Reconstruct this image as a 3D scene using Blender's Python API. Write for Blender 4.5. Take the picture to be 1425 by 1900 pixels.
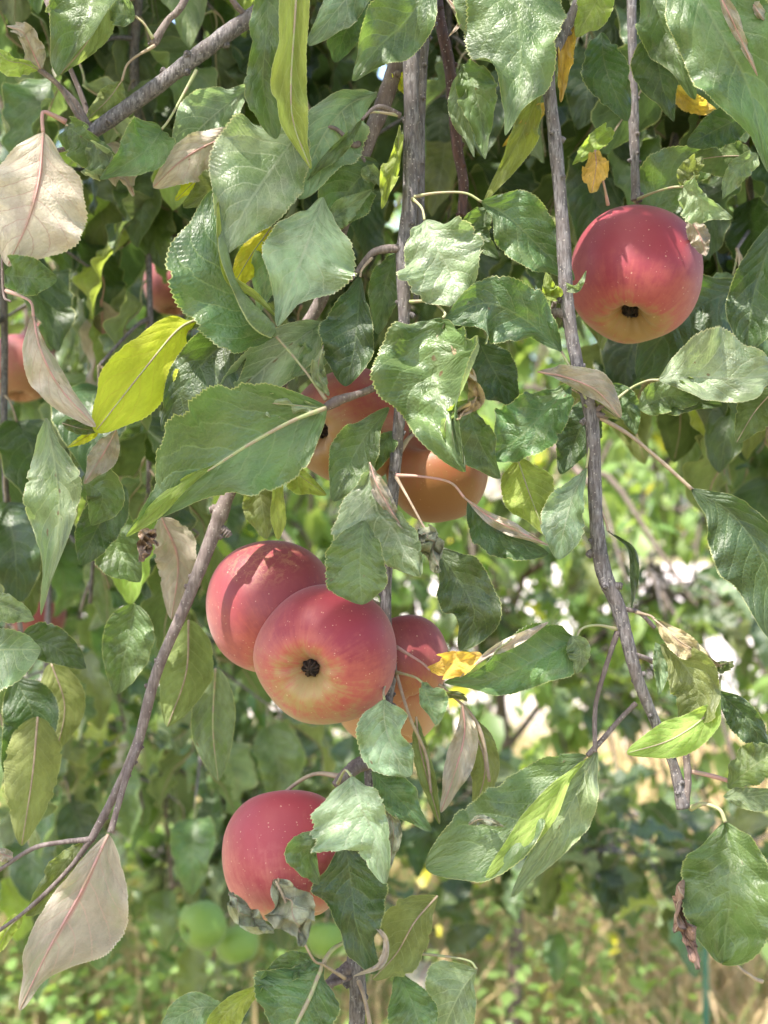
import bpy, math, random
import numpy as np
from mathutils import Vector, Matrix
R = math.radians
for o in list(bpy.data.objects): bpy.data.objects.remove(o)
C = bpy.context.scene.collection
S = bpy.context.scene

# ------------------------------------------------------------ camera, sky, sun, exposure
CAMZ, D0, K = 1.5, 0.75, 0.748/1900
cam = bpy.data.cameras.new('camera'); camo = bpy.data.objects.new('camera', cam); C.objects.link(camo)
camo.location = (0, 0, CAMZ); camo.rotation_euler = (R(90), 0, 0)
cam.sensor_fit = 'VERTICAL'; cam.sensor_height = 36; cam.sensor_width = 27; cam.lens = 18/0.374
cam.clip_start = .05; cam.clip_end = 600
cam.dof.use_dof = True; cam.dof.focus_distance = 0.74; cam.dof.aperture_fstop = 9.5
S.camera = camo
SUN_EL, SUN_AZ = 60, 222          # azimuth clockwise from +Y (north)
w = bpy.data.worlds.new('World'); S.world = w; w.use_nodes = True
nt = w.node_tree; bg = nt.nodes['Background']
sky = nt.nodes.new('ShaderNodeTexSky'); sky.sky_type = 'NISHITA'; sky.sun_disc = False
sky.sun_elevation = R(SUN_EL); sky.sun_rotation = R(SUN_AZ); sky.air_density = 1.0; sky.dust_density = 3.0; sky.ozone_density = 1.0
nt.links.new(sky.outputs[0], bg.inputs[0]); bg.inputs[1].default_value = 0.15
sl = bpy.data.lights.new('sun', 'SUN'); sl.energy = 3.2; sl.angle = R(.53); sl.color = (1, .95, .86)
so = bpy.data.objects.new('sun', sl); C.objects.link(so)
sd = Vector((math.sin(R(SUN_AZ))*math.cos(R(SUN_EL)), math.cos(R(SUN_AZ))*math.cos(R(SUN_EL)), math.sin(R(SUN_EL))))
so.rotation_euler = sd.to_track_quat('Z', 'Y').to_euler()
S.view_settings.view_transform = 'Standard'; S.view_settings.look = 'None'
S.view_settings.gamma = 1; S.view_settings.exposure = 2.0
S.cycles.transparent_max_bounces = 8; S.cycles.max_bounces = 8

# ------------------------------------------------------------ helpers
def P(x, y, dz=0.0):
    Y = D0 + dz*.01
    return np.array([(x-712.5)*K*Y, Y, CAMZ-(y-950)*K*Y])
def crom(pts, n):
    p = np.asarray(pts, float)
    if p.ndim == 1: return crom(p[:, None], n)[:, 0]
    if len(p) == 2: p = np.array([p[0], (p[0]+p[1])/2, p[1]])
    q = np.vstack([2*p[0]-p[1], p, 2*p[-1]-p[-2]])
    m = len(p)-1; t = np.linspace(0, m-1e-9, n); i = t.astype(int); f = (t-i)
    f = f[:, None] if p.ndim > 1 else f
    a, b, c, d = q[i], q[i+1], q[i+2], q[i+3]
    return .5*((2*b)+(-a+c)*f+(2*a-5*b+4*c-d)*f**2+(-a+3*b-3*c+d)*f**3)
def nrm(v): return v/np.maximum(np.linalg.norm(v, axis=-1, keepdims=True), 1e-12)
def mkmesh(name, V, F, mats, uv=None, midx=None, smooth=True):
    me = bpy.data.meshes.new(name); me.from_pydata([tuple(v) for v in V], [], [tuple(f) for f in F])
    for m in mats: me.materials.append(m)
    if uv is not None:
        l = me.uv_layers.new(name='UVMap'); li = np.empty(len(me.loops), np.int32); me.loops.foreach_get('vertex_index', li)
        l.data.foreach_set('uv', np.asarray(uv, np.float32)[li].ravel())
    if midx is not None: me.polygons.foreach_set('material_index', np.asarray(midx, np.int32))
    me.polygons.foreach_set('use_smooth', [smooth]*len(me.polygons)); me.update()
    return me
def link(name, data, parent=None, loc=(0, 0, 0)):
    o = bpy.data.objects.new(name, data); C.objects.link(o); o.parent = parent; o.location = tuple(loc); return o
def tag(o, label=None, cat=None, group=None, kind=None):
    for k, v in (('label', label), ('category', cat), ('group', group), ('kind', kind)):
        if v: o[k] = v
    return o
def grid_faces(n, m, off=0, flip=False, wrap=False):
    F = []
    mm = m if wrap else m-1
    for i in range(n-1):
        for j in range(mm):
            a = off+i*m+j; b = off+i*m+(j+1) % m; c = b+m; d = a+m
            F.append((a, d, c, b) if flip else (a, b, c, d))
    return F
def tube(pts, rad, n=24, seg=8, rough=0.0, rs=None, caps=True):
    c = crom(pts, n); r = crom(np.asarray(rad, float), n) if np.ndim(rad) else np.full(n, rad)
    T = nrm(np.gradient(c, axis=0)); up = np.array([0.13, .97, .2])
    A = nrm(np.cross(T, up)); B = np.cross(T, A)
    th = np.linspace(0, 2*np.pi, seg, endpoint=False)
    rr = np.repeat(r[:, None], seg, 1)
    if rough:
        rs = rs or np.random.RandomState(1)
        lo = crom(rs.randn(max(4, n//4)), n)[:, None]; rr = rr*(1+rough*lo+rough*.5*rs.randn(n, seg))
    V = c[:, None]+rr[..., None]*(np.cos(th)[None, :, None]*A[:, None]+np.sin(th)[None, :, None]*B[:, None])
    V = V.reshape(-1, 3); F = grid_faces(n, seg, wrap=True)
    uv = np.stack([np.tile(np.arange(seg)/seg, n), np.repeat(np.arange(n)/n, seg)], 1)
    if caps:
        V = np.vstack([V, c[0], c[-1]]); k = n*seg; uv = np.vstack([uv, [[0, 0], [0, 1]]])
        for j in range(seg): F.append((k, (j+1) % seg, j)); F.append((k+1, (n-1)*seg+j, (n-1)*seg+(j+1) % seg))
    return V, F, uv
class Acc:
    def __init__(s): s.V = []; s.F = []; s.U = []; s.M = []; s.n = 0
    def add(s, V, F, U=None, m=0):
        s.V.append(np.asarray(V)); s.F += [tuple(i+s.n for i in f) for f in F]; s.M += [m]*len(F)
        s.U.append(U if U is not None else np.zeros((len(V), 2))); s.n += len(V)
    def mesh(s, name, mats): return mkmesh(name, np.vstack(s.V), s.F, mats, np.vstack(s.U), s.M)

# ------------------------------------------------------------ node helpers
class N:
    def __init__(s, name):
        s.m = bpy.data.materials.new(name); s.m.use_nodes = True; s.t = s.m.node_tree; s.t.nodes.clear()
        s.out = s.t.nodes.new('ShaderNodeOutputMaterial')
    def n(s, ty, **k):
        x = s.t.nodes.new('ShaderNode'+ty)
        for a, b in k.items(): setattr(x, a, b)
        return x
    def l(s, a, b): s.t.links.new(a, b)
    def put(s, sock, v):
        if isinstance(v, bpy.types.NodeSocket): s.l(v, sock)
        else:
            if isinstance(v, tuple) and len(v) == 3 and sock.type == 'RGBA': v = v+(1,)
            sock.default_value = v
    def math(s, op, *a):
        x = s.n('Math', operation=op)
        for i, v in enumerate(a): s.put(x.inputs[i], v)
        return x.outputs[0]
    def ss(s, v, lo, hi, a=0.0, b=1.0):
        x = s.n('MapRange', interpolation_type='SMOOTHSTEP')
        for i, q in enumerate((v, lo, hi, a, b)): s.put(x.inputs[i], q)
        return x.outputs[0]
    def mix(s, f, a, b, bt='MIX'):
        x = s.n('Mix', data_type='RGBA', blend_type=bt); s.put(x.inputs[0], f); s.put(x.inputs[6], a); s.put(x.inputs[7], b); return x.outputs[2]
    def noise(s, vec, sc, det=3, rough=.55, w=None):
        x = s.n('TexNoise'); 
        if w is not None: x.noise_dimensions = '4D'; s.put(x.inputs['W'], w)
        if vec is not None: s.l(vec, x.inputs['Vector'])
        x.inputs['Scale'].default_value = sc; x.inputs['Detail'].default_value = det; x.inputs['Roughness'].default_value = rough
        return x.outputs[0]
    def bump(s, h, st, dist, nrml=None):
        x = s.n('Bump'); s.put(x.inputs['Height'], h); x.inputs['Strength'].default_value = st; x.inputs['Distance'].default_value = dist
        if nrml: s.l(nrml, x.inputs['Normal'])
        return x.outputs[0]

def leaf_mat(name, top, bot, vein, transl, rough=.4, var=.3, blotch=None, spots=0.0, spotcol=(.12, .05, .02), tmix=.32, bump=.85, rim=(.45, .45, .2), hue=.028, rootcol=None):
    s = N(name)
    uv = s.n('UVMap').outputs[0]; sep = s.n('SeparateXYZ'); s.l(uv, sep.inputs[0]); u, v = sep.outputs[0], sep.outputs[1]
    rnd = s.n('ObjectInfo').outputs['Random']; geo = s.n('NewGeometry'); bk = geo.outputs['Backfacing']
    W = s.math('MULTIPLY', rnd, 37.0)
    nbig = s.noise(uv, 2.2, 3, .6, W); nmid = s.noise(uv, 9, 4, .65, W); nfin = s.noise(uv, 55, 3, .6, W)
    sgn = s.math('SUBTRACT', u, .5); U = s.math('MULTIPLY', s.math('ABSOLUTE', sgn), 2.0)
    side = s.math('GREATER_THAN', sgn, 0.0)
    x = s.math('ADD', s.math('SUBTRACT', s.math('MULTIPLY', v, 8.5), s.math('MULTIPLY', s.math('POWER', U, 1.25), 2.3)), s.math('MULTIPLY', nbig, .9))
    x = s.math('ADD', x, s.math('MULTIPLY', side, .45))
    tri = s.math('MULTIPLY', s.math('ABSOLUTE', s.math('SUBTRACT', s.math('FRACT', x), .5)), 2.0)   # 1 at vein
    ven = s.math('MULTIPLY', s.ss(tri, .86, .985), s.ss(U, 1.0, .55, .25, 1.0))
    mid = s.ss(U, .045, .012); veins = s.math('MAXIMUM', ven, mid)
    vo = s.n('TexVoronoi', feature='DISTANCE_TO_EDGE'); mp = s.n('Mapping'); mp.inputs['Scale'].default_value = (22, 30, 1); s.l(uv, mp.inputs[0])
    add = s.n('VectorMath', operation='ADD'); s.l(mp.outputs[0], add.inputs[0]); cmb = s.n('CombineXYZ'); s.l(s.math('MULTIPLY', nmid, 2.5), cmb.inputs[0]); s.l(s.math('MULTIPLY', nfin, .6), cmb.inputs[1]); s.l(cmb.outputs[0], add.inputs[1])
    s.l(add.outputs[0], vo.inputs['Vector']); vo.inputs['Scale'].default_value = 1
    net = s.ss(vo.outputs[0], .10, .0)
    # colour
    base = s.mix(bk, top, bot)
    hs = s.n('HueSaturation'); s.l(base, hs.inputs['Color'])
    s.l(s.math('ADD', s.math('MULTIPLY', s.math('SUBTRACT', rnd, .5), hue*2), .5), hs.inputs['Hue'])
    s.l(s.math('ADD', s.math('MULTIPLY', s.math('SUBTRACT', s.math('FRACT', s.math('MULTIPLY', rnd, 7.3)), .5), .35), 1.0), hs.inputs['Value'])
    col = hs.outputs[0]
    vv = s.ss(nbig, .3, .7, 1-var, 1+var*.9); vm = s.ss(nmid, .3, .7, .85, 1.15)
    g = s.n('CombineXYZ'); q = s.math('MULTIPLY', vv, vm)
    for i in range(3): s.l(q, g.inputs[i])
    col = s.mix(1.0, col, g.outputs[0], 'MULTIPLY')
    if blotch is not None: col = s.mix(s.math('MULTIPLY', s.ss(s.noise(uv, 3.1, 4, .6, s.math('ADD', W, 5.0)), .5, .66), .8), col, blotch)
    col = s.mix(s.math('MULTIPLY', net, .16), col, vein)
    col = s.mix(s.math('MULTIPLY', veins, s.math('ADD', s.math('MULTIPLY', bk, .15), .5)), col, vein)
    if rootcol is not None: col = s.mix(s.math('MULTIPLY', s.math('MULTIPLY', s.ss(U, .09, .02), s.ss(v, 1, .2)), .7), col, rootcol)
    if spots > 0:
        sv = s.n('TexVoronoi'); sv.inputs['Scale'].default_value = 9; s.l(uv, sv.inputs['Vector'])
        sp = s.math('MULTIPLY', s.ss(s.math('ADD', sv.outputs[0], s.math('MULTIPLY', nfin, .25)), .33, .25), s.ss(s.noise(uv, 2.6, 2, .5, s.math('ADD', W, 11.0)), .72-spots*.3, .78-spots*.3))
        col = s.mix(s.math('MULTIPLY', sp, .9), col, spotcol)
    col = s.mix(s.math('MULTIPLY', s.ss(U, .965, .99), .75), col, rim)
    pb = s.n('BsdfPrincipled'); s.l(col, pb.inputs['Base Color'])
    s.l(s.math('ADD', s.math('MULTIPLY', bk, .85-rough), s.ss(nmid, .3, .7, rough-.08, rough+.08)), pb.inputs['Roughness'])
    s.l(s.math('SUBTRACT', .85, s.math('MULTIPLY', bk, .65)), pb.inputs['Specular IOR Level'])
    pb.inputs['Sheen Weight'].default_value = .10; pb.inputs['Sheen Roughness'].default_value = .5
    h = s.math('ADD', s.math('MULTIPLY', s.math('POWER', s.math('SUBTRACT', 1.0, tri), .6), .55), s.math('ADD', s.math('MULTIPLY', s.ss(vo.outputs[0], 0, .35), .16), s.math('MULTIPLY', nfin, .25)))
    h = s.math('ADD', h, s.math('MULTIPLY', nmid, 1.3))
    sg = s.math('SUBTRACT', 1.0, s.math('MULTIPLY', bk, 2.0)); h = s.math('MULTIPLY', h, sg)
    nb = s.bump(h, bump, .0011); s.l(nb, pb.inputs['Normal'])
    tr = s.n('BsdfTranslucent'); s.l(s.mix(.5, s.mix(s.math('MULTIPLY', veins, .35), transl, tuple(c*.5 for c in transl)), s.mix(1.0, col, (2.2, 2.4, 1.6), 'MULTIPLY')), tr.inputs[0]); s.l(nb, tr.inputs['Normal'])
    mx = s.n('MixShader'); mx.inputs[0].default_value = tmix; s.l(pb.outputs[0], mx.inputs[1]); s.l(tr.outputs[0], mx.inputs[2]); s.l(mx.outputs[0], s.out.inputs[0])
    return s.m
M = {}
GB = (.17, .20, .13)
M['green'] = leaf_mat('leaf_green', (.068, .125, .036), GB, (.19, .26, .10), (.26, .40, .03), .42, var=.4, blotch=(.115, .165, .06), spots=.4)
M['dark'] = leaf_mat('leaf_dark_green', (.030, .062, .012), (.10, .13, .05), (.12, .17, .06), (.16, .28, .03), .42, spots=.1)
M['pale'] = leaf_mat('leaf_pale_green', (.155, .222, .115), (.25, .29, .19), (.36, .41, .22), (.34, .48, .08), .42, var=.4, blotch=(.26, .32, .18), spots=.35, rim=(.55, .52, .3))
M['sheen_mildew'] = leaf_mat('leaf_sheen_mildew', (.215, .285, .165), (.28, .32, .22), (.40, .44, .30), (.36, .50, .14), .38, var=.45, blotch=(.10, .16, .055), spots=.35, rim=(.60, .56, .36))  # pale leaves: mostly sky sheen painted into the colour, plus some mildew
M['lime'] = leaf_mat('leaf_lime', (.22, .30, .045), (.27, .34, .09), (.40, .42, .16), (.50, .62, .05), .5, tmix=.45, rim=(.6, .6, .3))
M['yellow'] = leaf_mat('leaf_yellow', (.55, .55, .035), (.50, .50, .05), (.42, .40, .05), (.75, .72, .03), .5, var=.15, spots=.5, tmix=.5, blotch=(.42, .48, .04), rim=(.6, .6, .15))
M['blush'] = leaf_mat('leaf_blush', (.28, .26, .19), (.36, .31, .25), (.40, .27, .23), (.40, .34, .18), .6, var=.22, blotch=(.27, .27, .18), spots=.3, tmix=.2, rim=(.55, .48, .38), bump=.7, rootcol=(.45, .16, .17), hue=.008)
M['cream'] = leaf_mat('leaf_cream', (.42, .36, .27), (.48, .41, .34), (.42, .28, .25), (.5, .45, .3), .6, var=.2, spots=.45, spotcol=(.25, .14, .08), blotch=(.40, .32, .28), tmix=.15, rim=(.6, .55, .4), bump=.8, rootcol=(.45, .2, .2), hue=.006)
M['olive'] = leaf_mat('leaf_olive', (.12, .155, .04), (.17, .20, .075), (.25, .28, .12), (.32, .38, .05), .5, spots=.2, tmix=.35, rim=(.35, .36, .16))
M['tan'] = leaf_mat('leaf_tan', (.40, .31, .18), (.46, .36, .22), (.36, .24, .14), (.4, .3, .15), .7, var=.2, blotch=(.30, .20, .12), spots=.3, tmix=.12, rim=(.5, .4, .28), bump=1.0)
M['orange'] = leaf_mat('leaf_orange', (.55, .37, .05), (.52, .34, .10), (.45, .26, .06), (.7, .5, .07), .55, spots=.8, spotcol=(.10, .02, .01), tmix=.4, rim=(.6, .35, .1), hue=.01)
M['grey'] = leaf_mat('leaf_withered', (.22, .24, .15), (.30, .31, .22), (.26, .22, .17), (.3, .3, .2), .7, var=.3, blotch=(.18, .2, .1), spots=.3, tmix=.15, rim=(.4, .38, .28), bump=1.0)
M['brown'] = leaf_mat('leaf_dead_brown', (.22, .14, .09), (.32, .22, .15), (.14, .08, .05), (.2, .1, .05), .75, var=.4, blotch=(.10, .06, .05), spots=.3, tmix=.05, rim=(.4, .3, .2), bump=1.0)

def bark_mat(name, c1, c2, c3, sc=1.0, rough=.75, bmp=.85):
    s = N(name); tc = s.n('TexCoord').outputs['UV']; ob = s.n('TexCoord').outputs['Object']
    mp = s.n('Mapping'); mp.inputs['Scale'].default_value = (9, 6, 1); s.l(tc, mp.inputs[0])
    m2 = s.n('Mapping'); m2.inputs['Scale'].default_value = (1, 1, .22); s.l(ob, m2.inputs[0])
    a = s.noise(m2.outputs[0], 700*sc, 5, .65); b = s.noise(ob, 120*sc, 3); vo = s.n('TexVoronoi'); vo.inputs['Scale'].default_value = 420*sc; s.l(ob, vo.inputs['Vector'])
    col = s.mix(s.ss(a, .35, .65), c1, c2); col = s.mix(s.math('MULTIPLY', s.ss(b, .42, .6), .55), col, c3)
    col = s.mix(s.math('MULTIPLY', s.ss(vo.outputs[0], .22, .12), .5), col, (.45, .40, .36))
    pb = s.n('BsdfPrincipled'); s.l(col, pb.inputs[0]); pb.inputs['Roughness'].default_value = rough
    s.l(s.bump(s.math('ADD', a, s.math('MULTIPLY', b, .8)), bmp, .0009), pb.inputs['Normal']); s.l(pb.outputs[0], s.out.inputs[0]); return s.m
M['bark'] = bark_mat('bark_grey', (.05, .042, .045), (.20, .182, .188), (.11, .085, .08))
M['barkd'] = bark_mat('bark_red_brown', (.045, .02, .018), (.10, .045, .035), (.07, .04, .04))
M['barkp'] = bark_mat('bark_purple_grey', (.12, .09, .082), (.215, .17, .158), (.09, .06, .058))
M['barkf'] = bark_mat('bark_tree', (.07, .05, .04), (.16, .12, .10), (.11, .09, .07), .15)
def stem_mat(name, c1, c2):
    s = N(name); ob = s.n('TexCoord').outputs['Object']; col = s.mix(s.ss(s.noise(ob, 160, 3), .4, .6), c1, c2)
    pb = s.n('BsdfPrincipled'); s.l(col, pb.inputs[0]); pb.inputs['Roughness'].default_value = .65
    s.l(s.bump(s.noise(ob, 1500, 3), .5, .0004), pb.inputs['Normal']); s.l(pb.outputs[0], s.out.inputs[0]); return s.m
M['stemg'] = stem_mat('petiole_green', (.30, .33, .15), (.30, .24, .16))
M['stemp'] = stem_mat('petiole_pink', (.45, .24, .22), (.36, .24, .18))
M['stemb'] = stem_mat('petiole_brown', (.26, .19, .14), (.34, .26, .18))

# ------------------------------------------------------------ leaves
def profile(v, t):
    if np.ndim(v) == 0: return v*np.sin(np.pi*np.clip(t, 0, 1)**.82)**.72*(1-.12*t)
    p = crom(np.array([0]+list(v)+[0], float), 400); q = np.interp(t, np.linspace(0, 1, 400), p)
    tl = len(v)/(len(v)+1); sl_ = np.clip((t-tl)/(1-tl), 0, 1); q = np.where(t > tl, v[-1]*(1-sl_)**.62*(1-.25*sl_*(1-sl_)), q)
    t1 = 1-tl; sb = np.clip(t/t1, 0, 1); q = np.where(t < t1, v[0]*sb**.72, q)
    return np.maximum(q, 0)
def leaf_geo(pts, wa, wb, tilt=(12, 12), curl=(0, 0), wave=1.0, seed=0, flip=False, N0=None, NL=144, M_=8, teeth=True, crump=0.0, nibble=0.0):
    rs = np.random.RandomState(seed); c = crom(pts, NL); T = nrm(np.gradient(c, axis=0)); t = np.linspace(0, 1, NL)
    L = np.linalg.norm(np.diff(c, axis=0), axis=1).sum()
    if N0 is None: Nn = nrm(np.array([0, 0, CAMZ])-c)
    else: Nn = np.repeat(nrm(np.array(N0, float))[None], NL, 0)
    A = nrm(np.cross(T, Nn)); Nn = nrm(np.cross(A, T))
    cols = []; us = []
    nt_ = max(10, int(L/.0016)); ph = rs.rand()*6
    for side, (wd, ti, cu) in enumerate(((wa, tilt[0], curl[0]), (wb, tilt[1], curl[1]))):
        W = profile(wd, t)
        tw = 1+.035*(crom(rs.randn(9), NL))
        if teeth: tw = tw*(1+(.035+.03*rs.rand())*((t*nt_+.3*np.interp(t, np.linspace(0, 1, 14), rs.randn(14))) % 1.0-.5)*np.minimum(1, (1-t)*12)*np.minimum(1, t*8))
        if nibble: tw = tw*(1-nibble*np.clip(crom(rs.randn(26), NL)-.3, 0, 1))
        # undulation across the blade edge
        wv = wave*.0040*(np.sin(2*np.pi*(2.1+rs.rand())*t+rs.rand()*6)+.6*np.sin(2*np.pi*(4.3+rs.rand()*1.5)*t+rs.rand()*6))*np.sin(np.pi*np.clip(t,0,1))**.5
        nj = M_ if abs(cu) < 100 else M_+6
        uu = np.linspace(0, 1, nj+1)
        ang = np.radians(ti*(.55+.45*uu)+cu*uu**1.6); step = 1/nj
        cx = np.concatenate([[0], np.cumsum((np.cos(ang[1:])+np.cos(ang[:-1]))/2)*step]); sx = np.concatenate([[0], np.cumsum((np.sin(ang[1:])+np.sin(ang[:-1]))/2)*step])
        k = 1/max(cx.max(), .3); sg = 1 if side == 0 else -1
        blk = c[:, None]+sg*A[:, None]*(W*tw)[:, None, None]*(cx*k)[None, :, None]+Nn[:, None]*((W*tw)[:, None]*(sx*k)[None]+wv[:, None]*(uu**2)[None])[..., None]
        # teeth only matter at the edge: keep inner grid smooth
        u2 = .5-.5*uu if side == 0 else .5+.5*uu
        if side == 0: blk = blk[:, ::-1]; u2 = u2[::-1]; cols.append(blk); us.append(u2)
        else: cols.append(blk[:, 1:]); us.append(u2[1:])
    G = np.concatenate(cols, 1); u = np.concatenate(us); m = G.shape[1]
    # low-frequency blade buckling
    a1, a2 = rs.rand(2)*6; bk = .0015*wave*(np.sin(7*t[:, None]+5*u[None]+a1)+.7*np.sin(13*t[:, None]-8*u[None]+a2))*np.sin(np.pi*t)[:, None]
    if crump:
        for q in range(9):
            an = rs.rand()*6.28; fr = rs.uniform(5, 24); wp = 1.5*np.sin(rs.uniform(4, 11)*u[None]+rs.rand()*6)+1.5*np.sin(rs.uniform(4, 11)*t[:, None]+rs.rand()*6)
            bk = bk+crump*.016/fr**.75*(1-2*np.abs(np.sin(.5*(fr*(math.cos(an)*t[:, None]+math.sin(an)*u[None])+wp)+rs.rand()*6)))
        G = G+crump*.002*np.stack([np.sin(17*t[:, None]+9*u[None]+a2), 0*bk, np.sin(13*u[None]-15*t[:, None]+a1)], -1)
    G = G+Nn[:, None]*bk[..., None]
    uv = np.stack([np.tile(u, NL), np.repeat(t, m)], 1)
    c = G[:, int(np.argmin(np.abs(u-.5)))]
    return G.reshape(-1, 3), grid_faces(NL, m, flip=not flip), uv, c, Nn, L
def build_leaf(pts, wa, wb, mat, petm, flip=False, rib=True, **k):
    V, F, U, c, Nn, L = leaf_geo(pts, wa, wb, flip=flip, **k)
    acc = Acc(); acc.add(V, F, U, 0)
    off = -.0009 if not flip else .0002
    if not rib: return acc
    n = 20; idx = np.linspace(0, len(c)-3, n).astype(int)
    tv, tf, tu = tube(c[idx]+Nn[idx]*off, np.linspace(.00065, .0002, n)*min(1.3, L/.06), n=n, seg=6)
    acc.add(tv, tf, tu, 1)
    return acc
LABEL = {'yellow': 'bright yellow leaf', 'blush': 'pinkish grey underside of a leaf', 'cream': 'large cream coloured leaf with pink midrib', 'tan': 'dry tan leaf', 'orange': 'orange leaf with dark spots', 'grey': 'withered grey leaf', 'brown': 'dead brown leaf', 'lime': 'light yellow-green leaf'}
PET = {'blush': 'stemp', 'cream': 'stemp', 'tan': 'stemb', 'brown': 'stemb', 'orange': 'stemp', 'green': 'stemg', 'pale': 'stemg', 'sheen_mildew': 'stemg', 'lime': 'stemg', 'yellow': 'stemg', 'dark': 'stemb', 'olive': 'stemb', 'grey': 'stemb'}
BR = {}; cnt = [100]
def L(br, mat, face, path, a, b, t=(24, 24), c=(0, 0), w=1.0, pet=None, dz=0, pr=.95, nm='leaf', lab=None, **k):
    cnt[0] += 1; par = BR[br]
    path = [(p[0], p[1], (p[2] if len(p) > 2 else 0)+dz) for p in path]
    pts = [P(*p) for p in path]; sc = K*(D0+path[0][2]*.01)
    f = lambda v: [q*sc for q in v] if isinstance(v, (list, tuple)) else v*sc
    rsx = np.random.RandomState(cnt[0]); t = (t[0]+rsx.uniform(-6, 6), t[1]+rsx.uniform(-6, 6))
    t = (t[0]*1.25, t[1]*1.25)
    if face == 'd': t = (-t[0], -t[1])
    acc = build_leaf(pts, f(a), f(b), mat, None, flip=(face == 'd'), tilt=t, curl=c, wave=w, seed=cnt[0], rib=w > .75, nibble=(.10 if cnt[0] % 3 == 0 else .03)*(w > .75), **k)
    o0 = pts[0]; acc.V = [v-o0 for v in acc.V]
    me = acc.mesh('leaf', [M[mat], M[PET[mat]]])
    o = link(nm, me, par, o0-np.array(par.location))
    if lab or mat in LABEL: o['label'] = lab or LABEL[mat]
    if pet:
        q = [path[0]]+[(p[0], p[1], (p[2] if len(p) > 2 else path[0][2]*(1-(i+1)/len(pet)))) for i, p in enumerate(pet)]
        pp = np.array([P(*z) for z in q])
        pv, pf, pu = tube(pp-o0, np.array([.8, .72, .78, 1.25])*.001*pr, n=18, seg=7)
        link('petiole', mkmesh('petiole', pv, pf, [M[PET[mat]]], pu), o)
    return o

# ------------------------------------------------------------ branches (wood) in the foreground
def branch(key, name, path, radii, mat, label, cat, group=None, knots=(), seg=14):
    pts = np.array([P(*p) for p in path]); base = pts[0]
    root = link(name, None, None, base); root.empty_display_size = .02; BR[key] = root
    tag(root, label, cat, group)
    rs = np.random.RandomState(len(BR)+7); Y = D0+path[0][2]*.01
    Ln = np.linalg.norm(np.diff(pts, axis=0), axis=1).sum(); n = int(max(30, Ln/.0022))
    acc = Acc(); rad = np.array(radii, float)*K*Y; V, F, U = tube(pts-base, rad, n=n, seg=seg, rough=.035, rs=rs); U[:, 1] *= Ln*30; acc.add(V, F, U)
    c = crom(pts-base, 200); rr = crom(rad, 200)
    kr = np.random.RandomState(len(pts)+len(path)*7)
    knots = list(knots)+[(min(.98, .03+i*.032/Ln+kr.uniform(-.3, .3)*.03/Ln), kr.choice([0, 180, 60, 120, 240]), kr.uniform(.12, .42)) for i in range(int(Ln/.032))]
    for kn in knots:      # (t, side angle, size, length) short fruiting spurs and leaf scars
        t_, an, sz = kn[:3]; i = int(t_*199); T = nrm(c[min(i+1, 199)]-c[i-1]); A = nrm(np.cross(T, [0, 1, 0])); B = np.cross(T, A)
        d = A*math.cos(R(an))+B*math.sin(R(an)); r = rr[i]; ln = sz*r
        q = np.array([c[i], c[i]+d*r*.8, c[i]+d*(r+ln*.5)+T*ln*.15, c[i]+d*(r+ln)+T*ln*.5])
        V, F, U = tube(q, np.array([.9, .75, .55, .42])*r*min(1, .5+sz*.3), n=14, seg=9, rough=.10, rs=rs); acc.add(V, F, U)
        for z in range(3):  # ring scars
            tt = nrm(q[3]-q[1]); e = q[1]+(q[3]-q[1])*(.25+.25*z); aa = nrm(np.cross(tt, [0.1, 1, 0.2])); bb = np.cross(tt, aa); th = np.linspace(0, 2*np.pi, 9)
            ring = e+np.cos(th)[:, None]*aa*r*.62*min(1, .5+sz*.3)+np.sin(th)[:, None]*bb*r*.62*min(1, .5+sz*.3); V, F, U = tube(ring, r*.10, n=16, seg=5, caps=False); acc.add(V, F, U)
    link('wood', acc.mesh('wood', [M[mat]]), root); return root
G1 = 'drooping apple branches in front'
branch('C', 'apple_branch', [(845, -420, 4), (800, -60, 2), (766, 60, 1.5), (763, 240, 1.5), (760, 380, 1.5), (748, 480, 1.5), (750, 600, 1.5), (742, 760, 1.2), (732, 880, 1.2), (722, 1010, 1.5), (716, 1130, 1.5), (727, 1240, 1.5), (706, 1350, 1.3), (692, 1410, 1), (690, 1520, 1.5), (676, 1640, 1.5), (660, 1760, 1), (664, 1850, 1), (655, 2000, 1)], [19, 16, 14.5, 14, 14, 13.5, 10.5, 10.5, 11, 9.5, 9.5, 9.5, 12, 15, 12, 13, 16, 15, 14], 'bark', 'thick grey branch hanging down the middle, carrying the clusters of apples', 'branch', G1,
       [(.33, 0, .8), (.36, 90, .9), (.64, 90, 1.0), (.645, 10, .9), (.78, 0, .7), (.93, 180, .6), (.94, 60, .8)])
branch('A', 'apple_branch', [(745, 90, 3), (712, 190, 3), (672, 290, 3), (640, 400, 3.5), (600, 545, 4), (560, 620, 4), (500, 760, 3), (440, 880, 1), (412, 945, 0), (392, 1000, 0), (345, 1120, 0), (290, 1250, 0), (255, 1380, -.3), (215, 1470, -.5), (168, 1560, -.8)], [16, 16, 15, 13, 12, 12, 12, 12, 14, 13, 10, 9.8, 9.3, 8, 7], 'barkp', 'purple-grey branch slanting down to the lower left, bare below the biggest leaf', 'branch', G1,
       [(.62, 0, 1.2), (.58, 180, .5), (.69, 180, .3), (.80, 180, .4), (.86, 0, .3), (.17, 180, 1.0), (.90, 0, .3)])
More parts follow.
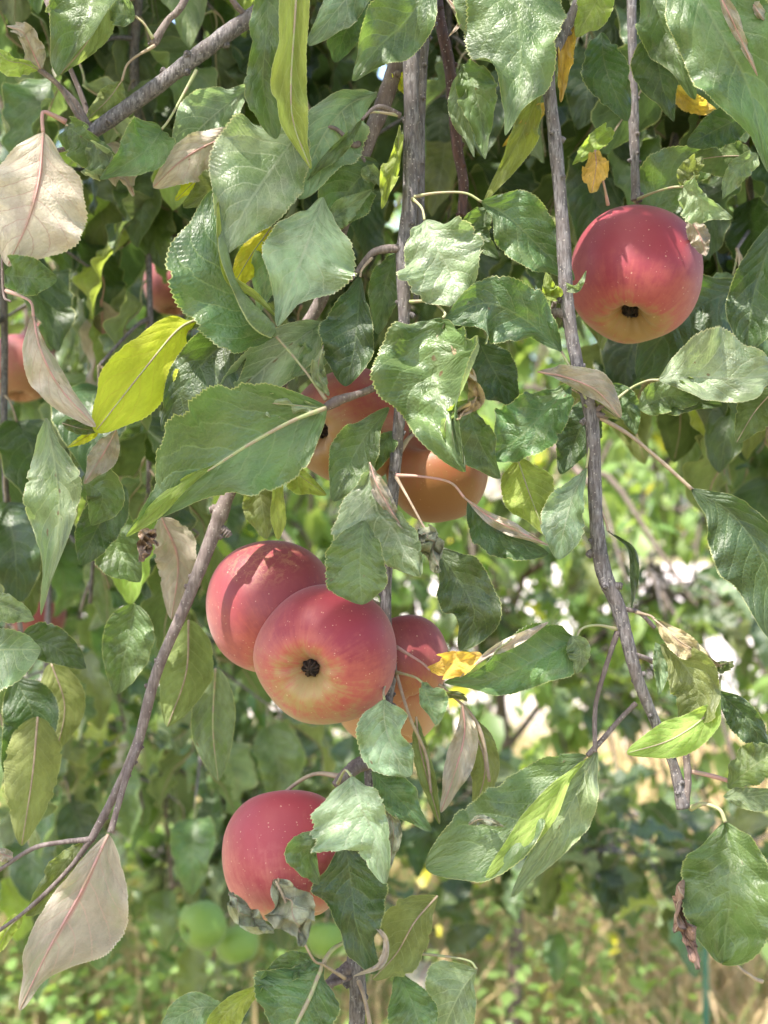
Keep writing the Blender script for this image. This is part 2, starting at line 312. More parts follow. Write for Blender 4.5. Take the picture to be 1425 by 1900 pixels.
branch('R', 'apple_branch', [(1120, -380, 2), (1085, -40, 1), (1045, 60, .5), (1018, 130, 0), (1030, 260, 0), (1044, 420, 0), (1052, 560, 0), (1072, 680, 0), (1098, 780, 0), (1106, 960, 0), (1120, 1060, 0), (1148, 1130, 0), (1182, 1255, 0), (1218, 1345, .3), (1250, 1420, .5), (1268, 1500, .3)], [14, 12, 11, 11.5, 12, 12.5, 12, 11.5, 12.5, 12.5, 15, 13, 11, 9, 9, 13], 'bark', 'long pale grey branch hanging down the right side in front of the biggest apple', 'branch', G1,
       [(.40, 180, .5), (.53, 0, .9), (.535, 180, .7), (.64, 200, .7), (.70, 20, .6), (.80, 0, .4), (.47, 180, .9), (.27, 0, .5), (.96, 60, .4)])
branch('Q', 'apple_branch', [(1172, -300, 7), (1172, 0, 7), (1174, 120, 7), (1176, 235, 7), (1178, 300, 7), (1180, 372, 7)], [10, 9, 8, 10, 8, 9], 'bark', 'thin straight grey twig at upper right ending above the biggest apple', 'branch', G1, [(.79, 180, .6), (.80, 0, .5), (.97, 20, .6)])
branch('D', 'apple_branch', [(780, -220, 5), (620, -60, 3), (460, 36, 1.5), (370, 100, 1), (280, 168, 1), (170, 246, 1), (130, 275, 1.5)], [20, 17, 15, 14.5, 14, 13, 8], 'bark', 'straight grey branch slanting across the top left corner', 'branch', G1, [(.56, 20, .35), (.98, 90, .5)])
branch('T', 'apple_branch', [(400, -160, 2), (345, -5, 1), (310, 40, 1), (288, 76, 1), (284, 84, 1)], [8, 7, 6, 8, 5], 'barkp', 'slender brown twig above the slanting branch at top left', 'branch', G1, [(.95, 180, .8)])
branch('B', 'apple_branch', [(825, -300, 8), (800, 0, 4), (785, 80, 3.5), (780, 220, 3.5), (778, 440, 3.5), (772, 560, 4)], [16, 13, 11, 9, 8, 5], 'bark', 'thin grey stem close behind the thick central branch', 'branch', G1)
branch('E', 'apple_branch', [(790, -200, 6), (812, 10, 5), (835, 130, 5), (848, 270, 5), (860, 340, 5), (856, 400, 5)], [13, 11, 11, 10, 9, 8], 'barkd', 'dark reddish brown stem right of the central branch', 'branch', G1, [(.6, 0, .3)])
branch('W', 'apple_branch', [(-60, -200, 3), (60, -60, 2.5), (120, 100, 2), (165, 250, 2), (60, 300, 2), (10, 420, 2), (6, 540, 2), (20, 560, 1.5)], [9, 8, 5, 5, 4, 3, 2.5, 2], 'barkp', 'thin twig at the far left edge with the large cream leaf', 'branch', G1)
branch('X', 'apple_branch', [(1600, 250, 4), (1500, 330, 4), (1440, 500, 5), (1450, 800, 4), (1470, 1100, 3), (1465, 1400, 2.5), (1450, 1640, 2)], [10, 9, 9, 8, 8, 7, 5], 'bark', 'branch just past the right edge with dark leaves reaching in', 'branch', G1)

# spurs and twiglets as parts of their branch
def twig(br, path, rad, mat='barkp', name='spur'):
    par = BR[br]; pts = np.array([P(*p) for p in path]); o0 = pts[0]
    rs = np.random.RandomState(len(bpy.data.objects)); V, F, U = tube(pts-o0, np.array(rad)*K*D0, n=36, seg=9, rough=.06, rs=rs)
    link(name, mkmesh('twig', V, F, [M[mat]], U), par, o0-np.array(par.location))
twig('C', [(752, 462, 1.5), (715, 462, 1.2), (690, 470, 1), (672, 492, 1), (650, 520, .5)], [11, 8, 7, 6, 4])
twig('C', [(742, 214, 1.5), (715, 200, 1), (695, 200, .5), (672, 222, 0)], [6, 5, 4, 3])
twig('C', [(705, 715, 0), (668, 730, -.5), (630, 742, -1), (603, 756, -1.2)], [8, 7, 10, 8])
twig('C', [(604, 757, -2.2), (540, 782, -3.3), (460, 826, -3.9), (385, 874, -4.3)], [4, 3.6, 3, 1.5], 'stemg', 'petiole')
twig('C', [(735, 740, 1), (715, 720, .5), (700, 718, 0)], [9, 8, 7])
twig('C', [(692, 1412, 1), (665, 1420, .2), (640, 1440, -.5), (622, 1458, -.8)], [15, 14, 12, 8])
twig('C', [(655, 1790, 1), (625, 1812, .5), (600, 1840, .2), (585, 1870, 0)], [12, 11, 9, 7])
twig('C', [(660, 1810, 1), (610, 1826, -.5), (560, 1822, -1), (495, 1838, -1.5), (440, 1870, -1.5)], [5, 5, 5, 4, 3], 'barkp')
twig('R', [(1052, 585, 0), (1030, 580, .3), (1018, 600, .8), (1030, 560, .5)], [9, 9, 6, 4])
twig('R', [(1095, 765, 0), (1125, 772, -.3), (1150, 768, -.5)], [7, 5, 1.5])
twig('R', [(1100, 768, 0), (1120, 750, -.3), (1128, 735, -.5)], [6, 5, 2])
twig('R', [(1180, 1305, 0), (1150, 1335, -.3), (1120, 1370, -.5), (1090, 1402, -1)], [5.5, 5, 5, 4.5])
twig('R', [(1146, 1172, 0), (1125, 1235, -.3), (1105, 1310, -.5), (1104, 1396, -1)], [6, 5, 4.5, 4])
twig('R', [(1178, 1215, 0), (1200, 1222, .5), (1214, 1230, 1)], [6, 5, 4])
twig('R', [(1155, 1130, 0), (1185, 1136, .1), (1215, 1165, .2)], [5, 4, 4])
twig('A', [(262, 1375, -.3), (250, 1400, -.8), (232, 1450, -1.2), (205, 1545, -1.8)], [5, 6, 5.5, 6], 'barkp', 'twig')
twig('A', [(168, 1558, -.8), (120, 1562, -.8), (60, 1575, -1), (-10, 1620, -1)], [6, 4.5, 4, 4], 'barkp', 'twig')
twig('A', [(168, 1558, -.8), (130, 1610, -.6), (60, 1680, -.5), (-20, 1740, -.4)], [6, 4.5, 4, 4], 'barkp', 'twig')
twig('A', [(672, 262, 2.5), (655, 268, 2), (625, 240, 1.5), (600, 235, 1.5)], [7, 6, 4, 3])
twig('D', [(170, 240, 1), (145, 215, .5), (110, 160, 0), (72, 128, -.5)], [7, 5, 5, 5], 'barkp', 'twig')
twig('D', [(165, 235, 1), (140, 190, 1.2), (100, 150, 1.2), (70, 128, 1)], [6, 5, 4, 4], 'barkp', 'twig')
twig('D', [(460, 32, 1.5), (440, 12, 1), (425, -10, .8)], [6, 6, 5], 'barkp')
twig('X', [(1455, 480, 5), (1400, 525, 4.5)], [4, 3], 'barkp')
exec_leaves = True

# ------------------------------------------------------------ leaves of the foreground branches
# a = right-hand half when travelling from base to tip (a leaf hanging down: image left), b = the other half
# --- top left
L('W', 'cream', 'd', [(80, 246, -.5), (73, 330, -1), (52, 410, -1.2), (14, 494, -1)], [55, 88, 92, 80, 45], [45, 82, 95, 100, 55], t=(10, 14), w=1.2, pet=[(78, 218), (84, 208, -.2), (122, 226, .5)], pr=1.4)
L('D', 'blush', 'd', [(76, 130, -.5), (60, 95, -1), (42, 60, -1.8), (12, 48, -.8)], [20, 22, 20, 14], [20, 14, 12, 8], t=(30, 50), c=(60, 40))
L('D', 'lime', 'd', [(72, 130, -.5), (45, 118, -1), (15, 112, -1), (-8, 90, -1)], [8, 6, 8, 14], [16, 24, 26, 20], t=(20, 20))
L('T', 'green', 'u', [(180, -60, 0), (168, 0, -.5), (148, 60, -1), (108, 142, -1.5)], [50, 70, 70, 62, 40], [30, 42, 40, 25, 10], t=(10, 75), w=1.5)
L('T', 'olive', 'd', [(215, -70, .5), (190, 10, .2), (160, 80, 0), (110, 140, -.6)], [30, 30, 25, 15], [25, 35, 28, 12], w=1.0)
L('T', 'pale', 'u', [(251, 30, .5), (225, 26, .5), (192, 22, .8)], 30, 24, pet=[(268, 45, .5), (284, 72, .8)])
L('T', 'olive', 'd', [(226, 150, .8), (200, 185, 1), (157, 226, 1.5)], [16, 22, 14], [22, 30, 18], pet=[(240, 115, .8), (288, 84, .9)], w=1.4)
L('D', 'green', 'u', [(122, 232, -.2), (165, 262, -.8), (226, 302, -1)], [38, 42, 46, 40], [20, 24, 16, 12], t=(10, 45), pet=[(140, 238), (158, 245, 1)], w=1.3)
L('D', 'sheen_mildew', 'u', [(160, 290, -.2), (195, 300, -.8), (215, 320, -1)], 40, 24, t=(10, 45), w=1.5)
L('D', 'green', 'u', [(300, 240, -.3), (278, 272, -1), (240, 300, -1.5), (186, 332, -1.5)], [45, 55, 50, 32, 15], [20, 35, 36, 30, 12], t=(20, 35), c=(20, 30), pet=[(318, 215, 0), (365, 130, .5)])
L('D', 'blush', 'd', [(195, 268, .4), (225, 310, .4), (249, 364, .2)], [28, 40, 26, 8], [30, 34, 22, 8], w=1.6)
L('A', 'sheen_mildew', 'u', [(468, 160, 4), (420, 195, 3.6), (370, 240, 3.4), (322, 300, 3.4)], [20, 45, 58, 40], [14, 34, 38, 30], w=1.6)
L('A', 'blush', 'd', [(457, 244, 1), (400, 262, .5), (340, 295, 0), (284, 348, 0)], [16, 26, 30, 20], [26, 40, 50, 34], w=1.0, t=(16, 8))
L('A', 'yellow', 'd', [(420, 300, 1.4), (370, 330, 1.2), (325, 372, 1)], [16, 20, 14], [14, 18, 12])
L('A', 'sheen_mildew', 'u', [(560, 238, 1.2), (515, 300, .2), (460, 380, -1.0), (414, 474, -1.8)], [60, 108, 108, 84, 34], [38, 62, 72, 58, 30], t=(8, 10), w=1.5, NL=170)
L('A', 'olive', 'u', [(450, 290, 1.2), (400, 345, .9), (340, 385, 1)], [20, 34, 22], 26, w=1.5)
L('A', 'green', 'u', [(512, 624, -.5), (462, 582, -1.4), (415, 480, -1.8), (404, 350, -1.2)], [24, 28, 14, 16, 8], [46, 86, 104, 104, 60], t=(60, 12), c=(110, 8), w=1.0, pet=[(545, 662, -.6), (575, 700, -1), (605, 742, -1.2)], NL=170)
L('A', 'lime', 'd', [(516, 592, -1.7), (470, 548, -2.2), (424, 515, -2.3), (407, 450, -2.3), (403, 352, -1.8)], [7, 9, 10, 8, 8, 5], [3, 5, 9, 6, 4, 3], t=(0, 0), w=.6)
L('C', 'lime', 'd', [(556, -140, -2), (548, 20, -2.2), (540, 150, -2.5), (545, 230, -2.6), (577, 314, -2.6)], [26, 30, 26, 38, 26, 22, 10], [20, 26, 26, 30, 32, 28, 12], t=(-8, 8), w=1.0)
L('C', 'green', 'u', [(500, -40, -1), (494, 60, -1.3), (488, 160, -1.2), (512, 258, -1)], [24, 36, 26, 28, 36, 28], [40, 42, 44, 46, 42, 26], w=1.8)
L('C', 'sheen_mildew', 'u', [(690, -60, .5), (640, 0, -.2), (572, 84, -.8)], [30, 42, 34, 20], [30, 36, 40, 24], t=(10, 10))
L('C', 'green', 'u', [(810, -60, -.2), (760, 30, -.6), (700, 90, -.8), (654, 150, -.8)], [20, 60, 64, 46, 18], [30, 50, 56, 42, 16], t=(30, 4))
L('C', 'green', 'u', [(700, -30, 1.2), (650, 40, 1), (622, 116, 1.2)], [30, 44, 34], [30, 40, 26])
L('C', 'pale', 'u', [(700, 172, 2.5), (640, 200, 2), (590, 270, 1.4), (555, 370, 1)], [20, 40, 46, 30], [30, 66, 76, 50], t=(6, 10), w=1.3)
L('C', 'green', 'u', [(672, 222, .6), (640, 260, .4), (600, 300, .6), (570, 335, .8)], [6, 8, 8, 5], [10, 16, 14, 6], pet=[(690, 208, .4), (742, 214, 1.5)])
L('A', 'pale', 'u', [(598, 420, 2.4), (630, 395, 2), (690, 352, 1.6)], [18, 26, 24, 12], [14, 18, 20, 12], c=(30, 40))
L('C', 'green', 'u', [(700, 300, 3), (650, 350, 2.6), (600, 440, 2.4)], [40, 56, 40], [30, 50, 40])
L('A', 'pale', 'u', [(672, 330, 1.4), (690, 322, 1.2), (706, 345, 1)], 16, 16, c=(30, 30))
L('C', 'lime', 'u', [(742, 232, 1), (738, 285, .6), (722, 330, .4), (708, 388, .4)], [8, 10, 20, 20, 8], [8, 6, 14, 16, 10], w=1.8)
L('C', 'sheen_mildew', 'u', [(600, 366, .2), (574, 440, -.8), (548, 510, -1.6), (514, 606, -2.2)], [30, 64, 76, 62, 22], [34, 82, 100, 80, 22], t=(8, 6), w=1.3, NL=170, lab='pale mottled leaf')
L('A', 'yellow', 'd', [(505, 420, 1.2), (465, 475, 1), (425, 545, 1)], [16, 24, 16], [24, 34, 22])
L('A', 'pale', 'u', [(530, 440, 1.8), (500, 500, 1.5), (480, 580, 1.4)], [30, 36, 20], [30, 36, 20])
L('C', 'dark', 'u', [(668, 514, .5), (664, 590, -.2), (655, 660, -.6), (640, 717, -.6)], [36, 64, 66, 44], [14, 28, 36, 24], t=(14, 34), pet=[(672, 500, .6), (690, 478, 1)])
L('C', 'green', 'u', [(735, 470, 3), (715, 530, 2.8), (700, 620, 2.6)], [22, 30, 22], [26, 34, 24])
L('C', 'sheen_mildew', 'u', [(788, 408, -.2), (808, 455, -.8), (840, 515, -1.2), (868, 566, -1.2)], [42, 64, 86, 78, 50], [44, 78, 82, 62, 30], t=(10, 10), w=1.4, pet=[(782, 385, .2), (762, 366, 1.3)])
L('C', 'green', 'u', [(893, 374, .2), (945, 404, .4), (1005, 462, .8), (1066, 520, 1.3)], [16, 48, 56, 44, 22], [34, 62, 58, 44, 22], pet=[(862, 358, .2), (810, 358, .6), (764, 366, 1.3)])
L('C', 'green', 'u', [(905, 385, 1.2), (880, 430, 1.1), (925, 480, 1)], 24, 30)
L('R', 'green', 'u', [(1042, 652, -.2), (972, 592, -.8), (900, 562, -1.2), (826, 594, -1.2)], [32, 60, 62, 44, 24], [16, 50, 70, 66, 40], t=(8, 14), pet=[(1062, 690, -.3), (1085, 735, -.3), (1100, 766, 0)], NL=170)
# --- big crumpled leaf in the middle
L('C', 'green', 'u', [(822, 590, -1.8), (806, 660, -2.6), (822, 745, -3.2), (860, 870, -3.8)], [70, 106, 112, 106, 78, 50], [30, 62, 78, 66, 26, 10], t=(6, 34), c=(6, 60), w=1.6, crump=.5, NL=180, pet=[(825, 580, -1.6), (800, 560, 0), (757, 560, 1.5)], lab='big glossy crumpled leaf')
L('C', 'tan', 'd', [(838, 640, -3.0), (868, 690, -3.6), (882, 740, -3.8), (848, 775, -3.9)], [5, 9, 12, 8], [4, 8, 12, 8], crump=.7, nm='dry_leaf_margin', lab='curled dry margin of the crumpled leaf')
L('R', 'lime', 'd', [(893, 735, -3.0), (850, 758, -3.3), (826, 785, -3.4), (836, 830, -3.3)], [8, 12, 12, 8], [6, 8, 10, 6])
L('C', 'dark', 'u', [(885, 625, 2), (918, 690, 2), (965, 762, 2.4)], [34, 52, 50, 24], [26, 44, 40, 18])
L('C', 'green', 'u', [(868, 745, -.4), (885, 810, -.8), (928, 888, -1)], [30, 46, 54, 30], [12, 26, 30, 12], t=(10, 30), w=1.3)
L('R', 'green', 'u', [(1062, 712, 1.4), (1010, 765, .8), (960, 815, .6), (900, 850, .6)], [22, 50, 64, 66, 34], [26, 46, 54, 42, 30], w=1.6)
L('R', 'dark', 'u', [(1095, 735, 3), (1075, 800, 3), (1040, 880, 3)], [30, 46, 30], [30, 44, 26])
L('C', 'lime', 'd', [(960, 850, 2.4), (982, 915, 2), (1012, 992, 1.8)], [42, 52, 46, 20], [36, 50, 40, 14], lab='translucent veined leaf')
L('R', 'sheen_mildew', 'u', [(1088, 868, -.2), (1062, 925, -.8), (1046, 985, -1), (1036, 1038, -1)], [18, 42, 48, 30], [14, 24, 36, 30], t=(8, 26), pet=[(1094, 830, -.2), (1100, 780, 0)])
L('R', 'blush', 'd', [(998, 690, -.5), (1050, 700, -1), (1108, 726, -1.2), (1152, 776, -1.2)], [5, 14, 18, 10], [16, 26, 34, 24], t=(20, 10))
L('R', 'olive', 'd', [(1060, 722, .2), (1100, 745, -.2), (1150, 778, -.8)], [10, 16, 12], 10)
L('R', 'green', 'u', [(1135, 712, 1.4), (1165, 755, 1.2), (1180, 806, 1.2)], 26, 24)
L('X', 'sheen_mildew', 'u', [(1222, 705, -.5), (1290, 700, -.6), (1370, 702, -.6), (1470, 690, 0)], [18, 36, 42, 40, 20], [40, 80, 92, 70, 40], t=(28, 12), w=1.2, pet=[(1200, 707, .1), (1165, 724, .8), (1110, 770, 0)], NL=170)
L('X', 'dark', 'u', [(1190, 748, 1), (1250, 738, .8), (1340, 752, .8)], [12, 30, 28, 14], [24, 40, 40, 20])
L('X', 'green', 'u', [(1186, 758, .4), (1240, 735, .2), (1300, 742, .4)], 32, 36)
L('Q', 'dark', 'u', [(1400, 522, 12.4), (1310, 562, 12.2), (1240, 610, 12.2), (1182, 700, 12.4)], [30, 60, 60, 36], [50, 94, 110, 80], NL=160, w=1.2)
L('X', 'dark', 'u', [(1450, 392, 3), (1400, 540, 3), (1386, 650, 3.2)], [30, 46, 40], [50, 70, 60])
L('X', 'dark', 'd', [(1440, 720, 2), (1400, 765, 2), (1366, 822, 2)], [30, 34, 20], [30, 40, 24])
L('X', 'dark', 'u', [(1283, 907, -.5), (1360, 955, -.8), (1420, 1050, -1), (1440, 1190, -1)], [30, 66, 84, 76, 50], [18, 34, 40, 30, 20], t=(12, 26), NL=170, w=1.0)
tw_ = [(1283, 907, -.5), (1220, 850, -.5), (1165, 805, -.3), (1108, 772, 0)]
twig('R', tw_[::-1], [5, 3.8, 3.4, 3.6], 'stemb', 'petiole')
# --- top centre and top right
L('R', 'green', 'u', [(965, -70, .5), (963, 30, -.4), (965, 140, -1.2), (938, 252, -2)], [64, 92, 100, 84, 44, 14], [60, 80, 78, 66, 50, 16], t=(8, 10), w=1.5, NL=170)
L('B', 'green', 'u', [(855, 118, 1.4), (885, 180, 1), (900, 296, .8)], [20, 34, 36, 16], [26, 44, 36, 14], w=1.6)
L('B', 'pale', 'u', [(850, 140, 1.8), (858, 210, 1.6), (880, 292, 1.6)], [18, 26, 22, 8], 14)
L('C', 'pale', 'u', [(905, -60, .6), (895, 10, .2), (885, 80, 0)], [40, 54, 44], [40, 50, 44], t=(8, 8))
L('C', 'blush', 'd', [(826, -10, .4), (846, 20, .2), (852, 44, .2), (832, 68, .3)], 6, 6)
L('C', 'yellow', 'u', [(746, 105, 3.2), (740, 140, 3), (752, 178, 3)], 14, 14)
L('R', 'lime', 'u', [(1006, 150, 2.2), (985, 210, 2), (952, 280, 1.8), (898, 372, 1.8)], [12, 20, 18, 8], [10, 24, 32, 20], t=(6, 6))
L('R', 'orange', 'u', [(1070, 40, .8), (1052, 80, .8), (1046, 130, .8), (1040, 190, .8)], [10, 14, 12, 8], [12, 16, 16, 10], w=1.6)
L('R', 'lime', 'u', [(1125, -40, .4), (1100, 15, .2), (1068, 68, .2)], [26, 34, 20], [24, 36, 28])
L('R', 'orange', 'u', [(1012, 190, 2.4), (975, 235, 2.4), (932, 272, 2.4)], 15, 15)
L('R', 'dark', 'u', [(1115, 60, 4), (1125, 130, 4), (1165, 225, 4)], [30, 44, 30], [26, 40, 30])
L('X', 'green', 'u', [(1262, -70, -1.2), (1330, 50, -1.8), (1388, 160, -2), (1426, 320, -1.6)], [60, 76, 84, 84, 60, 16], [70, 90, 100, 90, 70, 30], t=(14, 4), w=1.2, NL=170, lab='large dark blue-green leaf')
L('X', 'blush', 'd', [(1330, -20, -2.6), (1355, 30, -2.8), (1378, 80, -2.8), (1406, 142, -2.6)], [8, 10, 8, 5], [12, 14, 10, 6])
L('X', 'blush', 'd', [(1380, -20, -2.6), (1405, 20, -2.8), (1432, 60, -2.8)], [6, 8, 5], [10, 12, 8])
L('Q', 'green', 'u', [(1195, -50, 1), (1228, 40, .6), (1255, 100, .4), (1290, 185, .2)], [30, 44, 44, 20], [44, 56, 50, 26], w=1.6)
L('Q', 'dark', 'u', [(1220, 60, 2), (1225, 140, 2), (1250, 226, 1.8)], [36, 50, 40, 16], [30, 44, 36, 14])
L('Q', 'orange', 'u', [(1250, 160, 3), (1285, 190, 3), (1330, 205, 3)], 22, 18)
L('X', 'dark', 'u', [(1390, 210, 2), (1330, 240, 2), (1275, 270, 2)], 36, 40)
L('X', 'dark', 'd', [(1400, 290, 3), (1340, 290, 3), (1268, 300, 3)], 30, 40)
L('Q', 'pale', 'u', [(1268, 346, 1.2), (1300, 368, .8), (1360, 404, .4)], [26, 44, 44, 22], [30, 16, 10, 6], t=(6, 50), w=1.2, pet=[(1245, 348, 1.6), (1210, 358, 4), (1182, 370, 7)])
L('Q', 'olive', 'u', [(1272, 350, 1.4), (1282, 318, 1.2), (1305, 290, 1.2)], 18, 24, w=1.4)
L('X', 'pale', 'u', [(1405, 285, 2.6), (1365, 320, 2.6), (1340, 370, 2.6)], 20, 24)
L('Q', 'blush', 'd', [(1280, 405, 4), (1300, 440, 4), (1310, 475, 4)], 24, 18)
L('Q', 'orange', 'd', [(1104, 278, 3.5), (1106, 310, 3.2), (1098, 358, 3)], [18, 26, 20], [16, 22, 18], pet=[(1120, 340, 4), (1128, 380, 5)])
L('Q', 'lime', 'u', [(1136, 240, 5.5), (1105, 262, 5), (1062, 306, 4.6)], 18, 20)
L('Q', 'green', 'u', [(1205, 410, 8), (1250, 330, 8), (1330, 300, 8)], 50, 60)
L('R', 'lime', 'u', [(1046, 550, -.2), (1018, 545, -.3), (1012, 505, -.3)], 22, 10, t=(20, 20), w=1.5)
L('R', 'pale', 'u', [(1050, 528, -.8), (1070, 532, -1.2), (1088, 502, -1.4)], 10, 4)
# --- middle left
L('C', 'green', 'u', [(606, 755, -1.6), (510, 796, -2.2), (400, 862, -2.6), (300, 938, -2.8), (232, 995, -2.8)], [50, 104, 122, 110, 40, 14], [70, 96, 86, 44, 24, 10], t=(16, 8), c=(14, 0), w=1.1, NL=200, lab='largest leaf, seen with its pale midrib running down to the left')
L('C', 'lime', 'd', [(400, 862, -3.0), (345, 895, -3.1), (290, 945, -3.2), (234, 996, -3.1)], [7, 11, 14, 10], [7, 12, 16, 12], t=(0, 0), w=.7)
L('C', 'brown', 'd', [(286, 985, -2.9), (272, 1005, -3), (262, 1040, -2.9)], [16, 18, 10], [14, 18, 12], crump=.6)
L('C', 'dark', 'u', [(480, 600, .8), (400, 650, .4), (340, 720, .2), (300, 800, .2)], [30, 46, 40, 22], [44, 76, 84, 60], w=1.0)
L('C', 'sheen_mildew', 'u', [(602, 598, 1.6), (540, 640, 1.2), (440, 730, .8), (392, 800, .8)], [26, 44, 40, 24], [40, 50, 44, 26])
L('C', 'pale', 'u', [(560, 600, 1.8), (590, 650, 1.4), (540, 700, 1)], 34, 30)
L('C', 'pale', 'd', [(600, 640, -1.2), (590, 690, -1.4), (610, 735, -1.5)], [10, 14, 10], [8, 14, 10], w=1.8)
L('C', 'pale', 'd', [(600, 760, -1.8), (550, 752, -2.3), (500, 748, -2.5), (464, 745, -2.5)], [8, 16, 20, 12], [8, 22, 26, 16], w=1.8)
L('A', 'yellow', 'd', [(372, 590, .6), (330, 612, .2), (272, 680, -.4), (176, 802, -.8)], [6, 30, 44, 54, 52], [10, 18, 46, 50, 62, 52], t=(8, 10), w=.9, NL=160)
L('A', 'olive', 'u', [(410, 600, 1), (370, 592, .8), (330, 618, .6)], 18, 16)
L('W', 'blush', 'd', [(62, 588, -.6), (76, 650, -1), (112, 720, -1.2), (178, 792, -1.2)], [26, 40, 40, 26], [7, 18, 20, 14], t=(10, 40), pet=[(58, 562, -.3), (40, 550, .5), (12, 540, 2)], pr=1.1)
L('W', 'green', 'u', [(10, 510, -.8), (55, 515, -1.2), (106, 518, -1)], [26, 34, 24], [34, 40, 26])
L('W', 'pale', 'u', [(86, 776, -.8), (104, 880, -1.4), (108, 980, -1.8), (76, 1142, -2.2)], [26, 48, 60, 60, 40, 12], [14, 34, 44, 36, 20, 6], t=(8, 30), w=1.4, NL=170)
L('W', 'dark', 'd', [(115, 785, -.2), (150, 795, -.3), (186, 800, -.2)], 12, 16)
L('A', 'blush', 'd', [(216, 798, .6), (190, 845, .4), (156, 898, .4)], [14, 22, 22, 12], [18, 26, 26, 14])
L('A', 'yellow', 'd', [(185, 792, .5), (160, 810, .5), (125, 830, .5)], 9, 12)
L('A', 'green', 'u', [(150, 890, 2.5), (190, 920, 2.2), (170, 975, 2)], 34, 46)
L('W', 'pale', 'u', [(-70, 1215, .2), (0, 1205, 0), (76, 1205, -.2)], [60, 76, 80, 60], [30, 34, 40, 30], w=.9)
L('W', 'pale', 'u', [(-50, 1115, 1.5), (10, 1125, 1.4), (64, 1150, 1.4)], 36, 26)
# --- centre cluster
L('C', 'green', 'u', [(722, 756, .6), (676, 812, 0), (644, 870, -.6), (618, 930, -1)], [22, 40, 44, 26], [16, 40, 46, 30], t=(20, 14))
L('C', 'green', 'u', [(728, 800, 1.2), (700, 840, 1), (655, 900, .8)], 18, 26)
L('C', 'lime', 'd', [(518, 868, .4), (516, 930, .2), (516, 1002, 0)], [8, 12, 14, 12], [8, 10, 13, 14], t=(0, 0), w=.5)
L('C', 'olive', 'u', [(470, 880, 1), (485, 930, .8), (495, 1000, .8)], [22, 34, 30], [18, 24, 18])
L('C', 'lime', 'd', [(530, 858, 1.6), (560, 885, 1.4), (606, 918, 1.4)], [24, 34, 20], 14)
L('C', 'sheen_mildew', 'u', [(692, 872, -1.6), (700, 940, -2.4), (740, 1000, -3), (780, 1070, -3.2)], [44, 78, 98, 80, 56, 34], [14, 24, 30, 34, 34, 24], t=(4, 30), c=(0, 50), w=1.9, crump=.25, NL=170, lab='pale crumpled mottled leaf')
L('C', 'blush', 'd', [(686, 858, -2.2), (700, 900, -2.6), (726, 948, -2.8), (752, 985, -2.8)], [7, 16, 12, 6], [8, 16, 14, 7], t=(0, 0), w=1.5)
L('C', 'grey', 'd', [(770, 990, -2.4), (800, 1000, -2.8), (812, 1060, -3)], [20, 32, 22], [14, 20, 14], crump=.6)
L('C', 'green', 'u', [(676, 965, -3.9), (668, 1050, -4.6), (672, 1122, -4.6)], [44, 62, 66, 54], [28, 44, 50, 44], t=(10, 8), w=.8)
L('C', 'dark', 'u', [(808, 1016, -.8), (852, 1078, -1.4), (880, 1140, -1.6), (852, 1206, -1.4)], [22, 48, 56, 40, 20], [34, 52, 50, 48, 34], t=(16, 12), pet=[(785, 975, -.8), (755, 920, -.4), (733, 882, 1)], w=1.2)
L('C', 'blush', 'd', [(862, 924, -.9), (910, 960, -1.4), (960, 985, -1.5), (1018, 1012, -1.4)], [8, 14, 14, 8], [5, 10, 12, 6], t=(20, 10), pet=[(835, 895, -.9), (780, 884, -.3), (733, 882, 1)])
L('C', 'dark', 'u', [(868, 930, -.5), (920, 985, -.8), (1018, 1028, -.8)], [24, 44, 42, 30], [5, 6, 10, 14])
L('R', 'green', 'u', [(1068, 1186, -1.2), (1000, 1222, -2.0), (920, 1258, -2.2), (824, 1266, -2)], [36, 58, 54, 38, 14], [50, 46, 40, 34, 14], t=(24, 14), c=(80, 10), w=1.0, NL=170, pet=[(1080, 1166, -1), (1110, 1160, -.6), (1146, 1168, 0)], lab='spotted green leaf with a rolled cream edge')
L('R', 'cream', 'd', [(852, 1258, -2.6), (905, 1215, -3.2), (955, 1190, -3.4), (1018, 1154, -3.4)], [3, 7, 10, 8], [4, 8, 12, 8], t=(0, 0), w=.6)
L('R', 'pale', 'u', [(1062, 1180, -1.6), (1078, 1210, -1.8), (1070, 1250, -1.8)], 28, 20)
L('C', 'orange', 'u', [(798, 1243, -1.2), (840, 1232, -2.4), (894, 1214, -2.9)], [14, 22, 26, 20], [12, 24, 22, 14], w=1.0, pet=[(780, 1228, -.2), (735, 1200, 1)])
L('C', 'pale', 'u', [(783, 1266, -1.6), (796, 1300, -2), (810, 1346, -2.2)], [12, 18, 10], [20, 36, 26], t=(8, 10), pet=[(768, 1256, -1), (730, 1246, .8)])
L('C', 'olive', 'd', [(820, 1290, -1.2), (850, 1290, -1.4), (868, 1300, -1.2)], 8, 8)
L('C', 'sheen_mildew', 'u', [(713, 1298, -2.4), (714, 1340, -2.8), (732, 1398, -3.2), (762, 1440, -3.3)], [30, 50, 58, 54, 30], [34, 42, 24, 34, 26], t=(8, 12), w=1.1, pet=[(712, 1280, -1.5), (722, 1250, .8)])
L('C', 'blush', 'd', [(858, 1306, .2), (862, 1360, 0), (845, 1430, -.2), (818, 1508, -.2)], [10, 20, 24, 16], [18, 28, 30, 18], t=(16, 16))
L('C', 'olive', 'd', [(772, 1330, .8), (782, 1400, .6), (816, 1530, .6)], [10, 16, 14], [10, 16, 14])
L('C', 'olive', 'd', [(870, 1330, 2), (900, 1420, 2), (880, 1510, 2)], 30, 30)
twig('C', [(735, 1250, .8), (760, 1330, -.5), (790, 1400, .3), (800, 1470, .4)], [4, 3, 3, 2.5], 'stemb', 'petiole')
